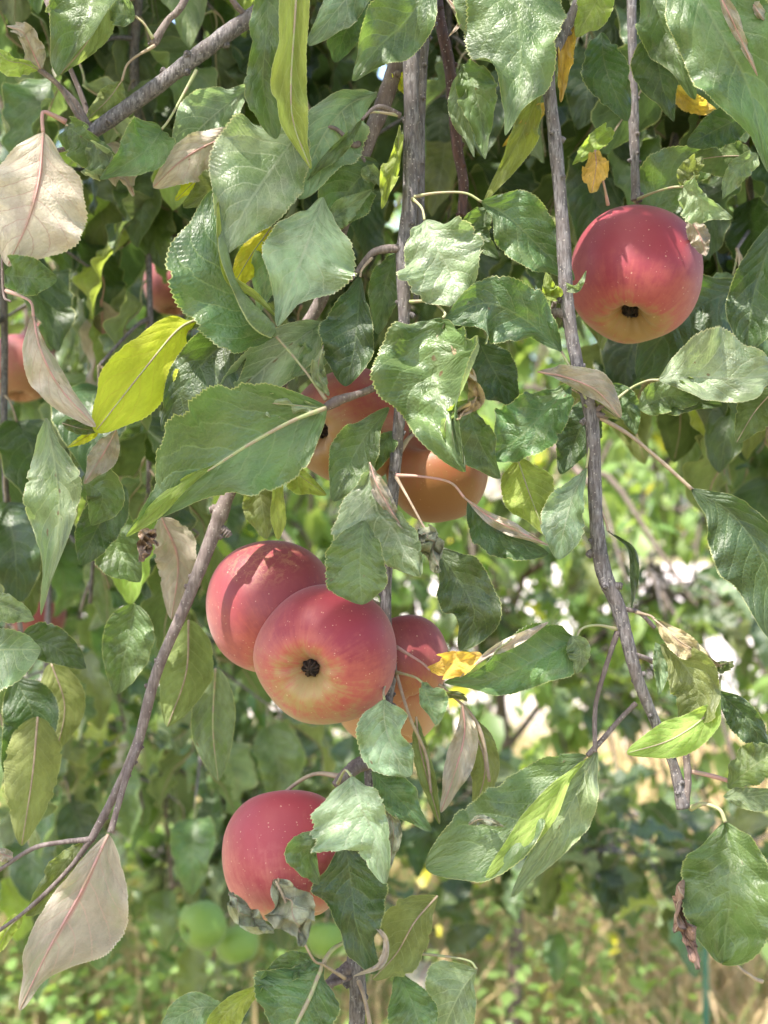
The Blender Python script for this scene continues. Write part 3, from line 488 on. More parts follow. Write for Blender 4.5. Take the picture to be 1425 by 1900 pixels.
twig('C', [(815, 1270, -.5), (870, 1320, .5), (895, 1370, .6), (908, 1450, .8)], [3, 3, 4, 3], 'stemb', 'petiole')
# --- lower right of centre: the big folded leaf
L('R', 'pale', 'u', [(1108, 1394, -1), (1075, 1460, -1.4), (1025, 1560, -1.8), (950, 1664, -2.2)], [18, 36, 40, 22], [18, 40, 46, 30, 16], t=(6, 10), w=1.4, NL=170)
L('R', 'green', 'u', [(1088, 1402, -1), (1010, 1472, -2), (930, 1550, -2.6), (790, 1612, -3)], [40, 64, 74, 78, 66], [10, 22, 40, 54, 56], t=(14, 26), w=1.2, NL=180, lab='big folded leaf')
L('R', 'lime', 'd', [(1090, 1406, -1.6), (1045, 1455, -2.6), (985, 1545, -3.1), (890, 1642, -3.5)], [5, 14, 28, 32, 18], [4, 10, 20, 20, 10], t=(0, 0), w=.7, NL=160)
L('R', 'grey', 'd', [(870, 1530, -3.2), (895, 1520, -3.6), (936, 1534, -3.5)], 10, 9)
# --- right: rolled leaf
L('R', 'olive', 'u', [(1226, 1196, -.8), (1270, 1236, -1.4), (1296, 1290, -1.4), (1262, 1345, -1)], [20, 44, 46, 34], [30, 50, 40, 40], t=(20, 30), w=.8)
L('R', 'lime', 'd', [(1338, 1254, -1.2), (1318, 1318, -1.8), (1250, 1370, -2.3), (1163, 1398, -2.2)], [6, 12, 26, 36, 26], [6, 22, 36, 34, 22], t=(-6, 14), w=1.0, NL=160)
L('R', 'tan', 'd', [(1214, 1148, -1.4), (1255, 1185, -2), (1300, 1214, -2), (1340, 1238, -1.6)], [16, 24, 20, 9], [14, 20, 15, 6], t=(10, 10), pet=[(1205, 1142, -.8), (1180, 1136, 0)], crump=.15)
L('R', 'dark', 'd', [(1320, 1236, -1.2), (1342, 1232, -1.4), (1362, 1228, -1.2)], 18, 6)
L('R', 'pale', 'u', [(1216, 1192, -.2), (1224, 1230, -.4), (1222, 1290, -.4)], [8, 12, 8], [16, 20, 14])
L('X', 'dark', 'u', [(1325, 1282, 0), (1375, 1320, -.2), (1430, 1396, -.2)], [22, 34, 30], [16, 22, 20])
L('X', 'olive', 'u', [(1350, 1462, -.6), (1400, 1420, -1), (1450, 1390, -1)], [24, 34, 26], [26, 40, 30])
L('X', 'pale', 'u', [(1342, 1478, -1), (1390, 1478, -1.2), (1450, 1470, -1.2)], [16, 26, 28], 18)
twig('R', [(1272, 1430, .5), (1310, 1437, .4), (1355, 1450, .2), (1400, 1470, -.6)], [5, 4, 4, 3], 'stemp', 'petiole')
twig('R', [(1272, 1395, .3), (1276, 1440, .3), (1272, 1490, .3)], [6, 7, 8])
L('R', 'green', 'u', [(1346, 1526, -1.4), (1356, 1600, -2.2), (1352, 1690, -2.6), (1340, 1788, -2.4)], [44, 74, 84, 80, 72, 56], [34, 56, 68, 82, 84, 66], t=(16, 20), c=(10, 14), w=1.8, crump=.22, NL=180, pet=[(1335, 1502, -1.2), (1305, 1492, -.6), (1282, 1500, .3)], pr=1.5, lab='glossy dark leaf with a withered left margin')
L('R', 'brown', 'd', [(1264, 1640, -2.8), (1262, 1690, -3), (1276, 1740, -3), (1292, 1780, -2.9)], [8, 12, 16, 12], [8, 14, 18, 12], crump=.9, nm='dry_leaf_margin', lab='brown shrivelled leaf margin')
twig('R', [(1350, 1690, -1.4), (1362, 1780, -1.2), (1395, 1812, -1), (1415, 1822, -1)], [3, 3, 3, 4], 'stemb')
L('R', 'dark', 'u', [(1128, 985, 0), (1172, 1020, -.2), (1176, 1080, -.2), (1172, 1130, -.2)], [4, 8, 8, 4], [3, 8, 9, 5], pet=[(1125, 970, 0), (1112, 940, 0)])
# --- lower left: big pink leaf
L('A', 'blush', 'd', [(201, 1548, -2), (150, 1655, -2.6), (90, 1762, -3), (36, 1875, -3)], [22, 36, 42, 46, 40, 20], [50, 84, 104, 92, 50, 16], t=(14, 16), c=(20, 0), w=.9, NL=190, lab='large pinkish grey leaf seen from below')
L('A', 'olive', 'u', [(152, 1562, .2), (115, 1610, 0), (48, 1700, 0)], [14, 24, 16], [22, 36, 30], w=1.6)
L('A', 'lime', 'd', [(40, 1700, .2), (15, 1725, .2), (-20, 1790, .2)], 14, 16)
L('A', 'blush', 'd', [(24, 1592, -1), (5, 1585, -1), (-30, 1578, -1)], 12, 14)
# --- bottom
L('C', 'sheen_mildew', 'u', [(652, 1440, -3.6), (672, 1500, -4.4), (700, 1560, -4.9), (716, 1640, -5)], [60, 108, 118, 52, 30], [26, 40, 36, 22, 16], t=(8, 14), w=1.3, NL=170, pet=[(640, 1430, -3), (626, 1455, -.8)])
L('C', 'green', 'u', [(596, 1540, -4.2), (572, 1582, -4.5), (592, 1642, -4.6)], [24, 42, 24], [12, 16, 12], w=1.5)
L('C', 'green', 'u', [(690, 1430, -2), (735, 1476, -2.4), (800, 1542, -2.6)], [18, 30, 32, 18], [22, 34, 34, 14], t=(12, 10))
L('C', 'grey', 'd', [(716, 1490, -2.2), (730, 1540, -2.5), (722, 1612, -2.6)], [8, 12, 10], [10, 16, 12], w=2)
L('C', 'dark', 'u', [(640, 1560, -2.6), (652, 1640, -3), (662, 1720, -3.2), (700, 1806, -3)], [38, 72, 44, 30, 34], [30, 62, 64, 46, 20], t=(14, 14), w=1.3, NL=170)
L('C', 'cream', 'd', [(690, 1712, -3.4), (716, 1745, -3.7), (706, 1790, -3.6), (655, 1812, -3.4)], [4, 6, 8, 5], [4, 5, 6, 4], t=(0, 0), w=.6)
L('C', 'olive', 'd', [(812, 1662, -.8), (770, 1710, -1.2), (735, 1770, -1.2), (690, 1818, -1.2)], [34, 50, 56, 26, 14], [18, 36, 44, 44, 26], t=(14, 14), w=1.0)
L('C', 'grey', 'd', [(426, 1656, -4.2), (458, 1700, -4.6), (505, 1728, -4.8)], [18, 24, 16], [12, 18, 14], w=2, crump=.5)
L('C', 'grey', 'd', [(512, 1634, -4.6), (545, 1690, -5), (560, 1756, -5)], [26, 50, 46, 26], [26, 36, 40, 26], w=2.0, crump=.6, lab='crumpled withered grey leaf', pet=[(575, 1770, -4), (600, 1790, -2), (640, 1815, 0)])
L('C', 'green', 'u', [(600, 1784, -1), (545, 1790, -1.4), (480, 1830, -1.6)], [14, 26, 22], [18, 26, 20])
L('C', 'pale', 'u', [(420, 1868, -1.4), (360, 1872, -1.8), (300, 1905, -2)], [18, 32, 24], [24, 34, 30])
L('C', 'lime', 'u', [(490, 1826, -1.6), (430, 1870, -2), (380, 1930, -2.2)], [12, 20, 20], [16, 30, 30])
L('C', 'green', 'u', [(600, 1780, -1.4), (570, 1850, -2), (530, 1930, -2.6)], [40, 90, 100, 80], [14, 56, 66, 60], t=(8, 10), NL=160)
L('C', 'green', 'u', [(735, 1800, -.4), (765, 1860, -1), (790, 1940, -1.4)], [26, 50, 50], [18, 34, 40], t=(14, 14), pet=[(725, 1785, .5), (670, 1790, 1)])
L('C', 'pale', 'u', [(885, 1798, .2), (850, 1850, -.2), (800, 1960, -.6)], [50, 70, 60, 40], [10, 30, 46, 44], t=(14, 14), pet=[(860, 1780, .5), (740, 1765, 1)])
twig('C', [(662, 1812, .8), (676, 1850, 0), (690, 1920, -.5)], [4.5, 4, 4], 'stemb', 'petiole')
twig('C', [(655, 1740, -.5), (610, 1770, -1.2), (575, 1850, -2.2), (545, 1910, -2.9)], [3, 4, 4, 3], 'stemg', 'petiole')
# --- softer leaves a little behind, hanging from the slanting branch
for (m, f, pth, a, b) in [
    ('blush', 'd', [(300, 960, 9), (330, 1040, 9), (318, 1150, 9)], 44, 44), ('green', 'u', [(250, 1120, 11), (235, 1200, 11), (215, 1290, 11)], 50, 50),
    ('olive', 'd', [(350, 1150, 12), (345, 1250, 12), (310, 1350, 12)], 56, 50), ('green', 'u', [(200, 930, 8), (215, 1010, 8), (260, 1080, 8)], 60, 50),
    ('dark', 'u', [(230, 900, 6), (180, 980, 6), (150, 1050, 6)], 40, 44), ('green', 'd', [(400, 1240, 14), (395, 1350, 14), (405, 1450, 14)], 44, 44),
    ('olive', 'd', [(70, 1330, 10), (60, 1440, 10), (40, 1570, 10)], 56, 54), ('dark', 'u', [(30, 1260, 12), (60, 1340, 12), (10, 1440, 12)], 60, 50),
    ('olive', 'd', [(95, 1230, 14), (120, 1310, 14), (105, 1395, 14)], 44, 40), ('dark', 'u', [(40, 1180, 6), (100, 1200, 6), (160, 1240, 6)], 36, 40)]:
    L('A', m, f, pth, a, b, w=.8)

# ------------------------------------------------------------ apples
def apple_mat(name, c_sun, c_mid, c_shade, rd, ax, amt, dots=1.0, russet=0.0):
    s = N(name); ob = s.n('TexCoord').outputs['Object']
    def dot(v):
        d = s.n('VectorMath', operation='DOT_PRODUCT'); nv = s.n('VectorMath', operation='NORMALIZE'); s.l(ob, nv.inputs[0]); s.l(nv.outputs[0], d.inputs[0]); d.inputs[1].default_value = tuple(Vector(v).normalized()); return d.outputs['Value']
    b = dot(rd); n1 = s.noise(ob, 38, 4, .6); n2 = s.noise(ob, 170, 4, .65)
    k = s.math('ADD', s.math('ADD', s.math('MULTIPLY', b, .55), amt), s.math('MULTIPLY', s.math('SUBTRACT', n1, .5), .9)); k = s.math('ADD', k, s.math('MULTIPLY', s.math('SUBTRACT', n2, .5), .85))
    # streaks running from stem to eye: noise over the angle round the axis
    A_ = Vector(ax).normalized(); E1 = A_.cross(Vector((.3, .1, 1))).normalized(); E2 = A_.cross(E1); cx = s.n('CombineXYZ'); s.l(s.math('MULTIPLY', s.math('ARCTAN2', dot(E2), dot(E1)), 14.0), cx.inputs[0]); s.l(s.math('MULTIPLY', dot(ax), 1.6), cx.inputs[1])
    k = s.math('ADD', k, s.math('MULTIPLY', s.math('SUBTRACT', s.noise(cx.outputs[0], 1.0, 4, .7), .5), .75))
    k = s.math('SUBTRACT', k, s.math('MULTIPLY', s.ss(dot(ax), .72, 1.0), .40))
    col = s.mix(s.ss(k, -.25, .3), c_shade, c_mid); col = s.mix(s.ss(k, .15, .85), col, c_sun)
    vo = s.n('TexVoronoi'); vo.inputs['Scale'].default_value = 430; s.l(ob, vo.inputs['Vector']); vo.inputs['Randomness'].default_value = 1
    dsz = s.n('TexNoise'); dsz.inputs['Scale'].default_value = 300; s.l(ob, dsz.inputs['Vector'])
    dm = s.math('MULTIPLY', s.math('LESS_THAN', vo.outputs[0], s.math('MULTIPLY', s.math('SUBTRACT', dsz.outputs[0], .42), .80)), .38*dots)
    col = s.mix(dm, col, (.70, .50, .33))
    if russet:
        r = s.n('TexVoronoi', feature='DISTANCE_TO_EDGE'); r.inputs['Scale'].default_value = 1; wv = s.n('VectorMath', operation='SCALE'); wv.inputs['Scale'].default_value = 190; s.l(ob, wv.inputs[0]); wa = s.n('VectorMath', operation='ADD'); s.l(wv.outputs[0], wa.inputs[0]); s.l(s.math('MULTIPLY', s.noise(ob, 260, 4, .7), 2.2), wa.inputs[1]); s.l(wa.outputs[0], r.inputs['Vector'])
        col = s.mix(s.math('MULTIPLY', s.math('MULTIPLY', s.ss(s.math('ADD', r.outputs[0], s.math('MULTIPLY', s.math('SUBTRACT', n2, .5), .5)), .14, .0), s.ss(dot((-.1, -.5, .85)), .72, .93)), russet), col, (.42, .22, .10))
    pb = s.n('BsdfPrincipled'); s.l(col, pb.inputs[0]); s.l(s.ss(n1, .3, .7, .50, .66), pb.inputs['Roughness']); pb.inputs['Specular IOR Level'].default_value = .5
    pb.inputs['Subsurface Weight'].default_value = .04; pb.inputs['Subsurface Radius'].default_value = (.006, .003, .0015); pb.inputs['Subsurface Scale'].default_value = 1
    pb.inputs['Sheen Weight'].default_value = .15; pb.inputs['Coat Weight'].default_value = .08; pb.inputs['Coat Roughness'].default_value = .42
    s.l(s.bump(s.math('ADD', n1, s.math('ADD', s.math('MULTIPLY', n2, .35), s.math('MULTIPLY', s.noise(ob, 700, 3), .12))), .2, .0015), pb.inputs['Normal']); s.l(pb.outputs[0], s.out.inputs[0]); return s.m
s_ = N('calyx'); ob_ = s_.n('TexCoord').outputs['Object']; pb_ = s_.n('BsdfPrincipled'); s_.l(s_.mix(s_.ss(s_.noise(ob_, 500, 4), .4, .6), (.006, .003, .0025), (.04, .022, .014)), pb_.inputs[0]); pb_.inputs['Roughness'].default_value = .9; s_.l(pb_.outputs[0], s_.out.inputs[0]); M['calyx'] = s_.m
def apple(x, y, dz, rpx, ax, label, mat, hr=.93, stem=None, seed=1, group='ripe red apples hanging in front', NS=72):
    """ax: direction the calyx points to"""
    rs = np.random.RandomState(seed); c = P(x, y, dz); r = rpx*K*(D0+dz*.01)
    ax = nrm(np.array(ax, float)); e1 = nrm(np.cross(ax, [.3, .1, 1.])); e2 = np.cross(ax, e1)
    th = np.linspace(0, np.pi, NS); ph = np.linspace(0, 2*np.pi, 72, endpoint=False)
    # profile: theta 0 = calyx end, pi = stem end
    sR = np.sin(th); cz = np.cos(th)
    rad = r*(sR**.92)*(1-.05*cz)                       # shoulders fuller at the stem end
    zz = r*hr*(np.sign(cz)*np.abs(cz)**.9)
    zz = zz - r*.40*np.exp(-(th/.25)**2) + r*.42*np.exp(-((np.pi-th)/.30)**2)
    lob = 1+.014*np.cos(5*ph+rs.rand()*6)[None]*(1+cz)[:, None]+.012*np.cos(2*ph+rs.rand()*6)[None]+.010*np.cos(3*ph+rs.rand()*6)[None]
    V = (rad[:, None]*lob)[..., None]*(np.cos(ph)[None, :, None]*e1+np.sin(ph)[None, :, None]*e2)+(zz[:, None]*(1+.02*np.cos(ph+rs.rand()*6)[None]*sR[:, None]))[..., None]*ax
    V = V+(r*.016*np.exp(-((th-.30)/.17)**2))[:, None, None]*np.cos(9*ph+.8*np.sin(2*ph)+rs.rand()*6)[None, :, None]*ax
    V[0] = V[0].mean(0); V[-1] = V[-1].mean(0)
    me = mkmesh('apple', V.reshape(-1, 3), grid_faces(NS, 72, wrap=True), [mat])
    root = link('apple', me, None, c); tag(root, label, 'apple', group)
    # fix winding
    bpy_flip = (np.cross(V[20, 1]-V[20, 0], V[21, 0]-V[20, 0])@(V[20, 0])) < 0
    if bpy_flip: me.flip_normals()
    # calyx: dark cup with dry sepals
    cz0 = ax*(r*(hr-.43)); acc = Acc()
    acc.add(*tube([cz0-ax*r*.05, cz0+ax*r*.04, cz0+ax*r*.10], np.array([.08, .15, .13])*r, n=10, seg=16, rough=.08, rs=rs))
    for i in range(13):
        a = i*2*np.pi/13+rs.rand()*.5; d = e1*math.cos(a)+e2*math.sin(a)
        pts = [cz0+d*r*.09+ax*r*.04, cz0+d*r*.12+ax*r*.12, cz0+d*r*(.02+.09*rs.rand())+ax*r*.19, cz0-d*r*.06*rs.rand()+ax*r*(.15+.09*rs.rand())]
        acc.add(*tube(pts, np.array([.020, .017, .012, .004])*r*rs.uniform(.7, 1.3), n=9, seg=5, rough=.15, rs=rs))
    link('calyx', acc.mesh('calyx', [M['calyx']]), root)
    sc = -ax*(r*(hr-.42)); 
    if stem: tgt = P(*stem)-c; pts = [sc, sc-ax*r*.35, (sc-ax*r*.75)*.5+tgt*.5, tgt]
    else: pts = [sc, sc-ax*r*.3, sc-ax*r*.62+np.array([.001, 0, .003]), sc-ax*r*.85+np.array([.002, 0, .008])]
    link('stem', mkmesh('stem', *tube(pts, np.array([.0016, .0012, .0011, .0019]), n=20, seg=8)[:2], [M['stemb']]), root)
    return root
RED, PINK, OR, YE = (.23, .013, .024), (.33, .062, .046), (.30, .115, .04), (.28, .20, .075)
apple(1178, 511, 7.5, 122, (-.2, -.52, -.83), 'biggest crimson apple at upper right behind the pale grey branch, its dark eye showing', apple_mat('apple_crimson', (.22, .012, .026), (.31, .052, .042), (.26, .145, .04), (-.1, -.3, 1), (-.2, -.52, -.83), .55), hr=1.02, stem=(1180, 372, 7), seed=3)
apple(506, 1128, 4.2, 121, (.25, -.62, -.70), 'red apple partly hidden behind its neighbour, left one of the middle cluster', apple_mat('apple_netted', (.22, .026, .034), PINK, (.31, .17, .08), (-.4, -.3, 1), (.25, -.62, -.70), .52, russet=.3), hr=1.0, stem=(716, 1130, 1.5), seed=5)
apple(604, 1216, .3, 130, (-.27, -.93, -.17), 'frontmost apple of the middle cluster, round with its dark eye facing the viewer', apple_mat('apple_front', (.22, .012, .026), PINK, (.28, .185, .065), (.25, -.1, 1), (-.27, -.93, -.17), .42), hr=.96, stem=(727, 1240, 1.5), seed=8)
apple(748, 1226, 5.0, 88, (.3, -.3, -.8), 'small dull red apple peeping out right of the central branch', apple_mat('apple_dull_red', (.20, .02, .03), (.26, .05, .045), OR, (0, -.3, 1), (.3, -.3, -.8), .10), hr=.95, stem=(728, 1236, 1.5), seed=11)
apple(722, 1290, 7.2, 100, (.1, -.35, -.9), 'pale orange-pink apple lowest in the middle cluster behind the others', apple_mat('apple_orange_pink', (.36, .06, .045), (.40, .13, .065), (.38, .19, .08), (0, 0, 1), (.1, -.35, -.9), .05), hr=.95, stem=(722, 1230, 1.5), seed=12)
apple(648, 792, 5.2, 108, (-.66, -.74, -.14), 'orange and red apple with its dark eye turned left, behind the largest leaf', apple_mat('apple_shaded_orange', (.25, .028, .024), (.29, .085, .03), (.30, .155, .05), (0, .1, 1), (-.62, -.78, -.12), .26, dots=.5), hr=.98, stem=(745, 735, 1.3), seed=14)
apple(812, 880, 5.2, 93, (.2, .5, -.85), 'brownish orange apple in shade right of the central branch', apple_mat('apple_brown_orange', (.22, .045, .018), (.22, .062, .014), (.20, .078, .014), (0, .1, 1), (.2, .5, -.85), .12, dots=.4), hr=.95, stem=(740, 840, 1.3), seed=15)
apple(532, 1588, .2, 119, (.1, -.45, -.85), 'bright pink-red apple at lower centre behind the crumpled withered leaf', apple_mat('apple_pink', (.29, .028, .042), (.40, .10, .085), (.38, .20, .12), (-.1, -.2, .9), (.1, -.45, -.85), .50), hr=1.02, stem=(640, 1442, -.5), seed=17)
G2 = 'apples further back among the leaves'
apple(322, 532, 55, 56, (0, -.2, -1), 'small dark red apple half hidden by the leaf at upper left', apple_mat('apple_back_red', (.17, .02, .022), (.20, .04, .03), (.22, .08, .04), (0, 0, 1), (0, -.2, -1), .4, dots=.5), group=G2, seed=20)
apple(40, 684, 50, 66, (0, -.3, -1), 'blurred red and orange apple at the left edge above mid height', apple_mat('apple_back_orange', (.22, .03, .04), (.26, .07, .05), (.25, .11, .05), (-.3, 0, 1), (0, -.3, -1), .15, dots=.5), group=G2, seed=21)
apple(78, 640, 62, 42, (.2, -.3, -1), 'blurred apple half hidden behind the greyish pink leaf at the left', bpy.data.materials['apple_back_red'], group=G2, seed=26)
apple(72, 1143, 95, 50, (0, -.3, -1), 'dull pink apple at the left edge behind a pale leaf', bpy.data.materials['apple_back_red'], group=G2, seed=22)
gm = apple_mat('apple_green', (.16, .26, .035), (.14, .24, .03), (.09, .17, .02), (-.3, -.3, 1), (-.8, -.55, -.2), .3, dots=.2)
G3 = 'unripe green apples in the background'
apple(376, 1718, 92, 45, (-.75, -.6, -.1), 'bright green apple with its eye turned left, at lower left', gm, group=G3, seed=23)
apple(440, 1752, 97, 40, (.3, -.3, -1), 'darker green apple touching the bright green one on its right', gm, group=G3, seed=24)
apple(268, 1566, 150, 44, (0, -.2, -1), 'blurred green apple above the big pinkish leaf at lower left', gm, group=G3, seed=25)
apple(606, 1742, 110, 36, (0, -.2, -1), 'green apple below the pink one, beside the lower branch', gm, group=G3, seed=27)

# ------------------------------------------------------------ hanging branches a little further back: leaves are copies of a few meshes
LIB = []
for i, (mt, fl) in enumerate([('green', 0), ('green', 0), ('dark', 0), ('dark', 0), ('olive', 0), ('pale', 0), ('green', 0), ('lime', 0), ('dark', 0), ('blush', 1), ('yellow', 0)]):
    rs = np.random.RandomState(300+i); ln = .068+.016*rs.rand(); cv = rs.uniform(-.010, .010)
    pts = np.array([[0, 0, 0], [ln*.33, cv*.6, .003], [ln*.68, cv, -.003], [ln, cv*.4, -.016-.012*rs.rand()]])
    pts[:, 0] += .022; pts[:, 2] -= .004
    W_ = ln*(.29+.05*rs.rand())
    acc = build_leaf(pts, W_, W_*rs.uniform(.85, 1.05), mt, None, N0=(0, 0, 1), tilt=(rs.uniform(8, 32), rs.uniform(8, 32)), curl=(rs.uniform(-15, 40), rs.uniform(-15, 40)), wave=1.3, seed=300+i, NL=44, M_=5, teeth=True)
    V, F, U = tube([[0, 0, 0], [.008, 0, .002], [.016, 0, 0], [.023, pts[0][1], -.004]], [.0012, .0008, .0007, .0008], n=10, seg=5); acc.add(V, F, U, 1)
    LIB.append((mt, acc.mesh('leaf', [M[mt], M[PET[mt]]])))
rr_ = np.random.RandomState(77)
# gaps in the foliage through which further apples and the pale yard are seen
CLEAR = [(322, 545, 30, 1.3), (30, 684, 40, 1.25), (85, 1143, 25, 1.7), (376, 1718, 34, 1.66), (440, 1752, 26, 1.7), (268, 1566, 20, 2.2), (1215, 1370, 30, 3), (1240, 1060, 40, 3)]
def back_branch(x0, y0, y1, Y, label, sway=0.0, wts=None, dens=1.0, seed=0, mat='bark', group='leafy branches hanging behind'):
    rs = np.random.RandomState(seed); dz = (Y-D0)*100
    n = 6; path = [P(x0+sway*i/(n-1)+rs.uniform(-25, 25), y0+(y1-y0)*i/(n-1), dz+rs.uniform(-3, 3)) for i in range(n)]
    root = link('apple_branch', None, None, path[0]); root.empty_display_size = .02; tag(root, label, 'branch', group)
    b = path[0]; rel = np.array(path)-b; acc = Acc()
    Ln = np.linalg.norm(np.diff(rel, axis=0), axis=1).sum(); c = crom(rel, 200)
    flat = abs(sway) > abs(y1-y0)*.9 and Y > 1.8
    acc.add(*tube(rel, np.linspace(.0048, .0018, n)*(.45 if flat else 1), n=60, seg=8, rough=.06, rs=rs))
    nl = min(96, max(60, int(Ln/.0135*dens))); wts = wts or [14, 14, 14, 14, 10, 9, 12, 4, 12, 1.6, .12]
    wts = np.array(wts, float)/sum(wts); ks = rs.choice(len(LIB), nl, p=wts); a = rs.rand()*6
    spots = []
    for i in range(nl):
        t = (i+.5)/nl; p = c[int(t*199)]; a += 2.4+rs.uniform(-.5, .5)
        if i % (3 if flat else 7) == 2:    # short side shoot that carries some leaves outward
            d = np.array([math.cos(a), math.sin(a), (rs.uniform(-1, .8) if flat else -.3-.4*rs.rand())]); q = p+d*rs.uniform(.04, .09)
            acc.add(*tube([p, p+d*.02+[0, 0, .004], q], [.0024, .0016, .0012], n=12, seg=6)); spots = [q]*3
        base = spots.pop() if spots and rs.rand() < .8 else p
        out = np.array([math.cos(a), math.sin(a), 0]); droop = rs.uniform(-1.2, 1.8) if flat else rs.uniform(.5, 2.2)
        X = nrm(out*1.0+np.array([0, 0, -droop])); wc = b+base+X*.05; skip = False
        for ex, ey, er, eY in CLEAR:
            if wc[1] < eY and math.hypot(712.5+wc[0]/(K*wc[1])-ex, 950-(wc[2]-CAMZ)/(K*wc[1])-ey) < er+.035/(K*wc[1]): skip = True
        if skip: continue
        X = nrm(out*1.0+np.array([0, 0, -droop])); up = nrm(np.array([0, 0, 1.])+out*.7+rs.randn(3)*.35); Yv = nrm(np.cross(up, X)); Z = np.cross(X, Yv)
        o = link('leaf', LIB[ks[i]][1], root, base); s = rs.uniform(.8, 1.15)
        o.matrix_local = Matrix([[X[0]*s, Yv[0]*s, Z[0]*s, base[0]], [X[1]*s, Yv[1]*s, Z[1]*s, base[1]], [X[2]*s, Yv[2]*s, Z[2]*s, base[2]], [0, 0, 0, 1]])
        if LIB[ks[i]][0] in LABEL: o['label'] = LABEL[LIB[ks[i]][0]]
    link('wood', acc.mesh('wood', [M[mat]]), root)
    return root
BB = [
 (-30, -500, 1250, 1.02, 'leafy branch at the left edge, the nearest of those hanging behind', 60),
 (120, -500, 1120, 1.12, 'leafy branch behind the large cream leaf and the bright yellow one', 60),
 (250, -500, 980, 1.05, 'leafy branch behind the slanting branch at upper left', 30),
 (370, -500, 700, 1.18, 'leafy branch behind the pinkish leaf left of the longest yellow-green leaf', 0),
 (470, -500, 560, 1.10, 'leafy branch behind the hanging yellow-green leaf at top', 0),
 (590, -500, 640, 1.22, 'leafy branch just left of the thick central branch, behind it', 0),
 (690, -500, 620, 1.30, 'short leafy branch directly behind the top of the thick central branch', 0),
 (850, -500, 420, 1.12, 'short leafy branch behind the dark reddish stem at top', 0),
 (960, -500, 300, 1.20, 'short leafy branch behind the big glossy leaf at top centre', 0),
 (620, -500, 500, 1.5, 'leafy branch deep behind the yellow-green leaf hanging at top', 0),
 (890, -500, 560, 1.5, 'leafy branch deep behind the lower end of the dark reddish stem', 0),
 (1130, -500, 330, 1.05, 'leafy branch behind the thin straight twig above the biggest apple', 0),
 (1240, -500, 720, 1.00, 'dark leafy branch behind the right side of the biggest apple', 20),
 (1370, -500, 760, .98, 'dark leafy branch at the right edge', 20),
 (1450, -400, 900, 1.25, 'leafy branch at the far right behind the dark one', 0),
 (1300, -500, 640, 1.4, 'shaded leafy branch deep behind the upper right leaves', 0),
 (60, 500, 1700, 1.45, 'leafy branch reaching furthest down at the left edge', 40),
 (190, 200, 1500, 1.6, 'leafy branch behind the two blurred pale leaves at left', 60),
 (320, 100, 1420, 1.5, 'leafy branch behind the lower end of the slanting purple branch', 60),
 (-80, 0, 1600, 1.75, 'leafy branch deep in the shade along the left edge', 40),
 (420, 0, 1000, 1.7, 'leafy branch deep behind the largest leaf', 0),
 (180, -400, 700, 1.7, 'leafy branch deep behind the upper left twigs', 0),
 (1010, -500, 330, 1.3, 'short leafy branch behind the orange leaves at top', 0),
 (960, 1470, 1570, 2.1, 'leafy bough reaching across the lower right above the dry grass', 520),
 (930, 1420, 1640, 2.5, 'leafy bough lower centre right, behind the big folded leaf', 420),
 (80, 1380, 1640, 2.0, 'leafy bough at lower left behind the big pinkish leaf', 420),
 (380, 1330, 1650, 2.3, 'leafy bough behind the lowest pink-red apple', 330),
 (40, 1230, 1500, 1.9, 'leafy bough at the left edge, above the long thin twigs', 420),
 (330, 1130, 1450, 2.0, 'leafy bough between the slanting purple branch and the apple cluster', 350),
 (420, 1480, 1720, 2.0, 'leafy bough behind the crumpled withered leaf, near the bottom', 380),
 (120, 1480, 1730, 2.2, 'leafy bough around the green apples at lower left', 380),
 (700, 1400, 1640, 2.1, 'leafy bough below the middle apple cluster, right of the branch', 350),
 (1010, 1570, 1610, 1.95, 'dark leafy bough left of the glossy leaf at lower right', 450),
 (960, 900, 1180, 2.4, 'bright leafy bough behind the right hand branch', 460),
 (760, 1050, 1330, 2.7, 'bright leafy bough right of the apple cluster', 420),
 (1050, -400, 420, 1.5, 'short leafy branch deep behind the pale grey branch', 0),
]
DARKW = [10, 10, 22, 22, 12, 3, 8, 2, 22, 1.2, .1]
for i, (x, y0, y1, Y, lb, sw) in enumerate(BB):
    back_branch(x, y0, y1, Y, lb, sw, wts=DARKW if 'dark' in lb or 'shade' in lb else None, seed=500+i, dens=1.0)

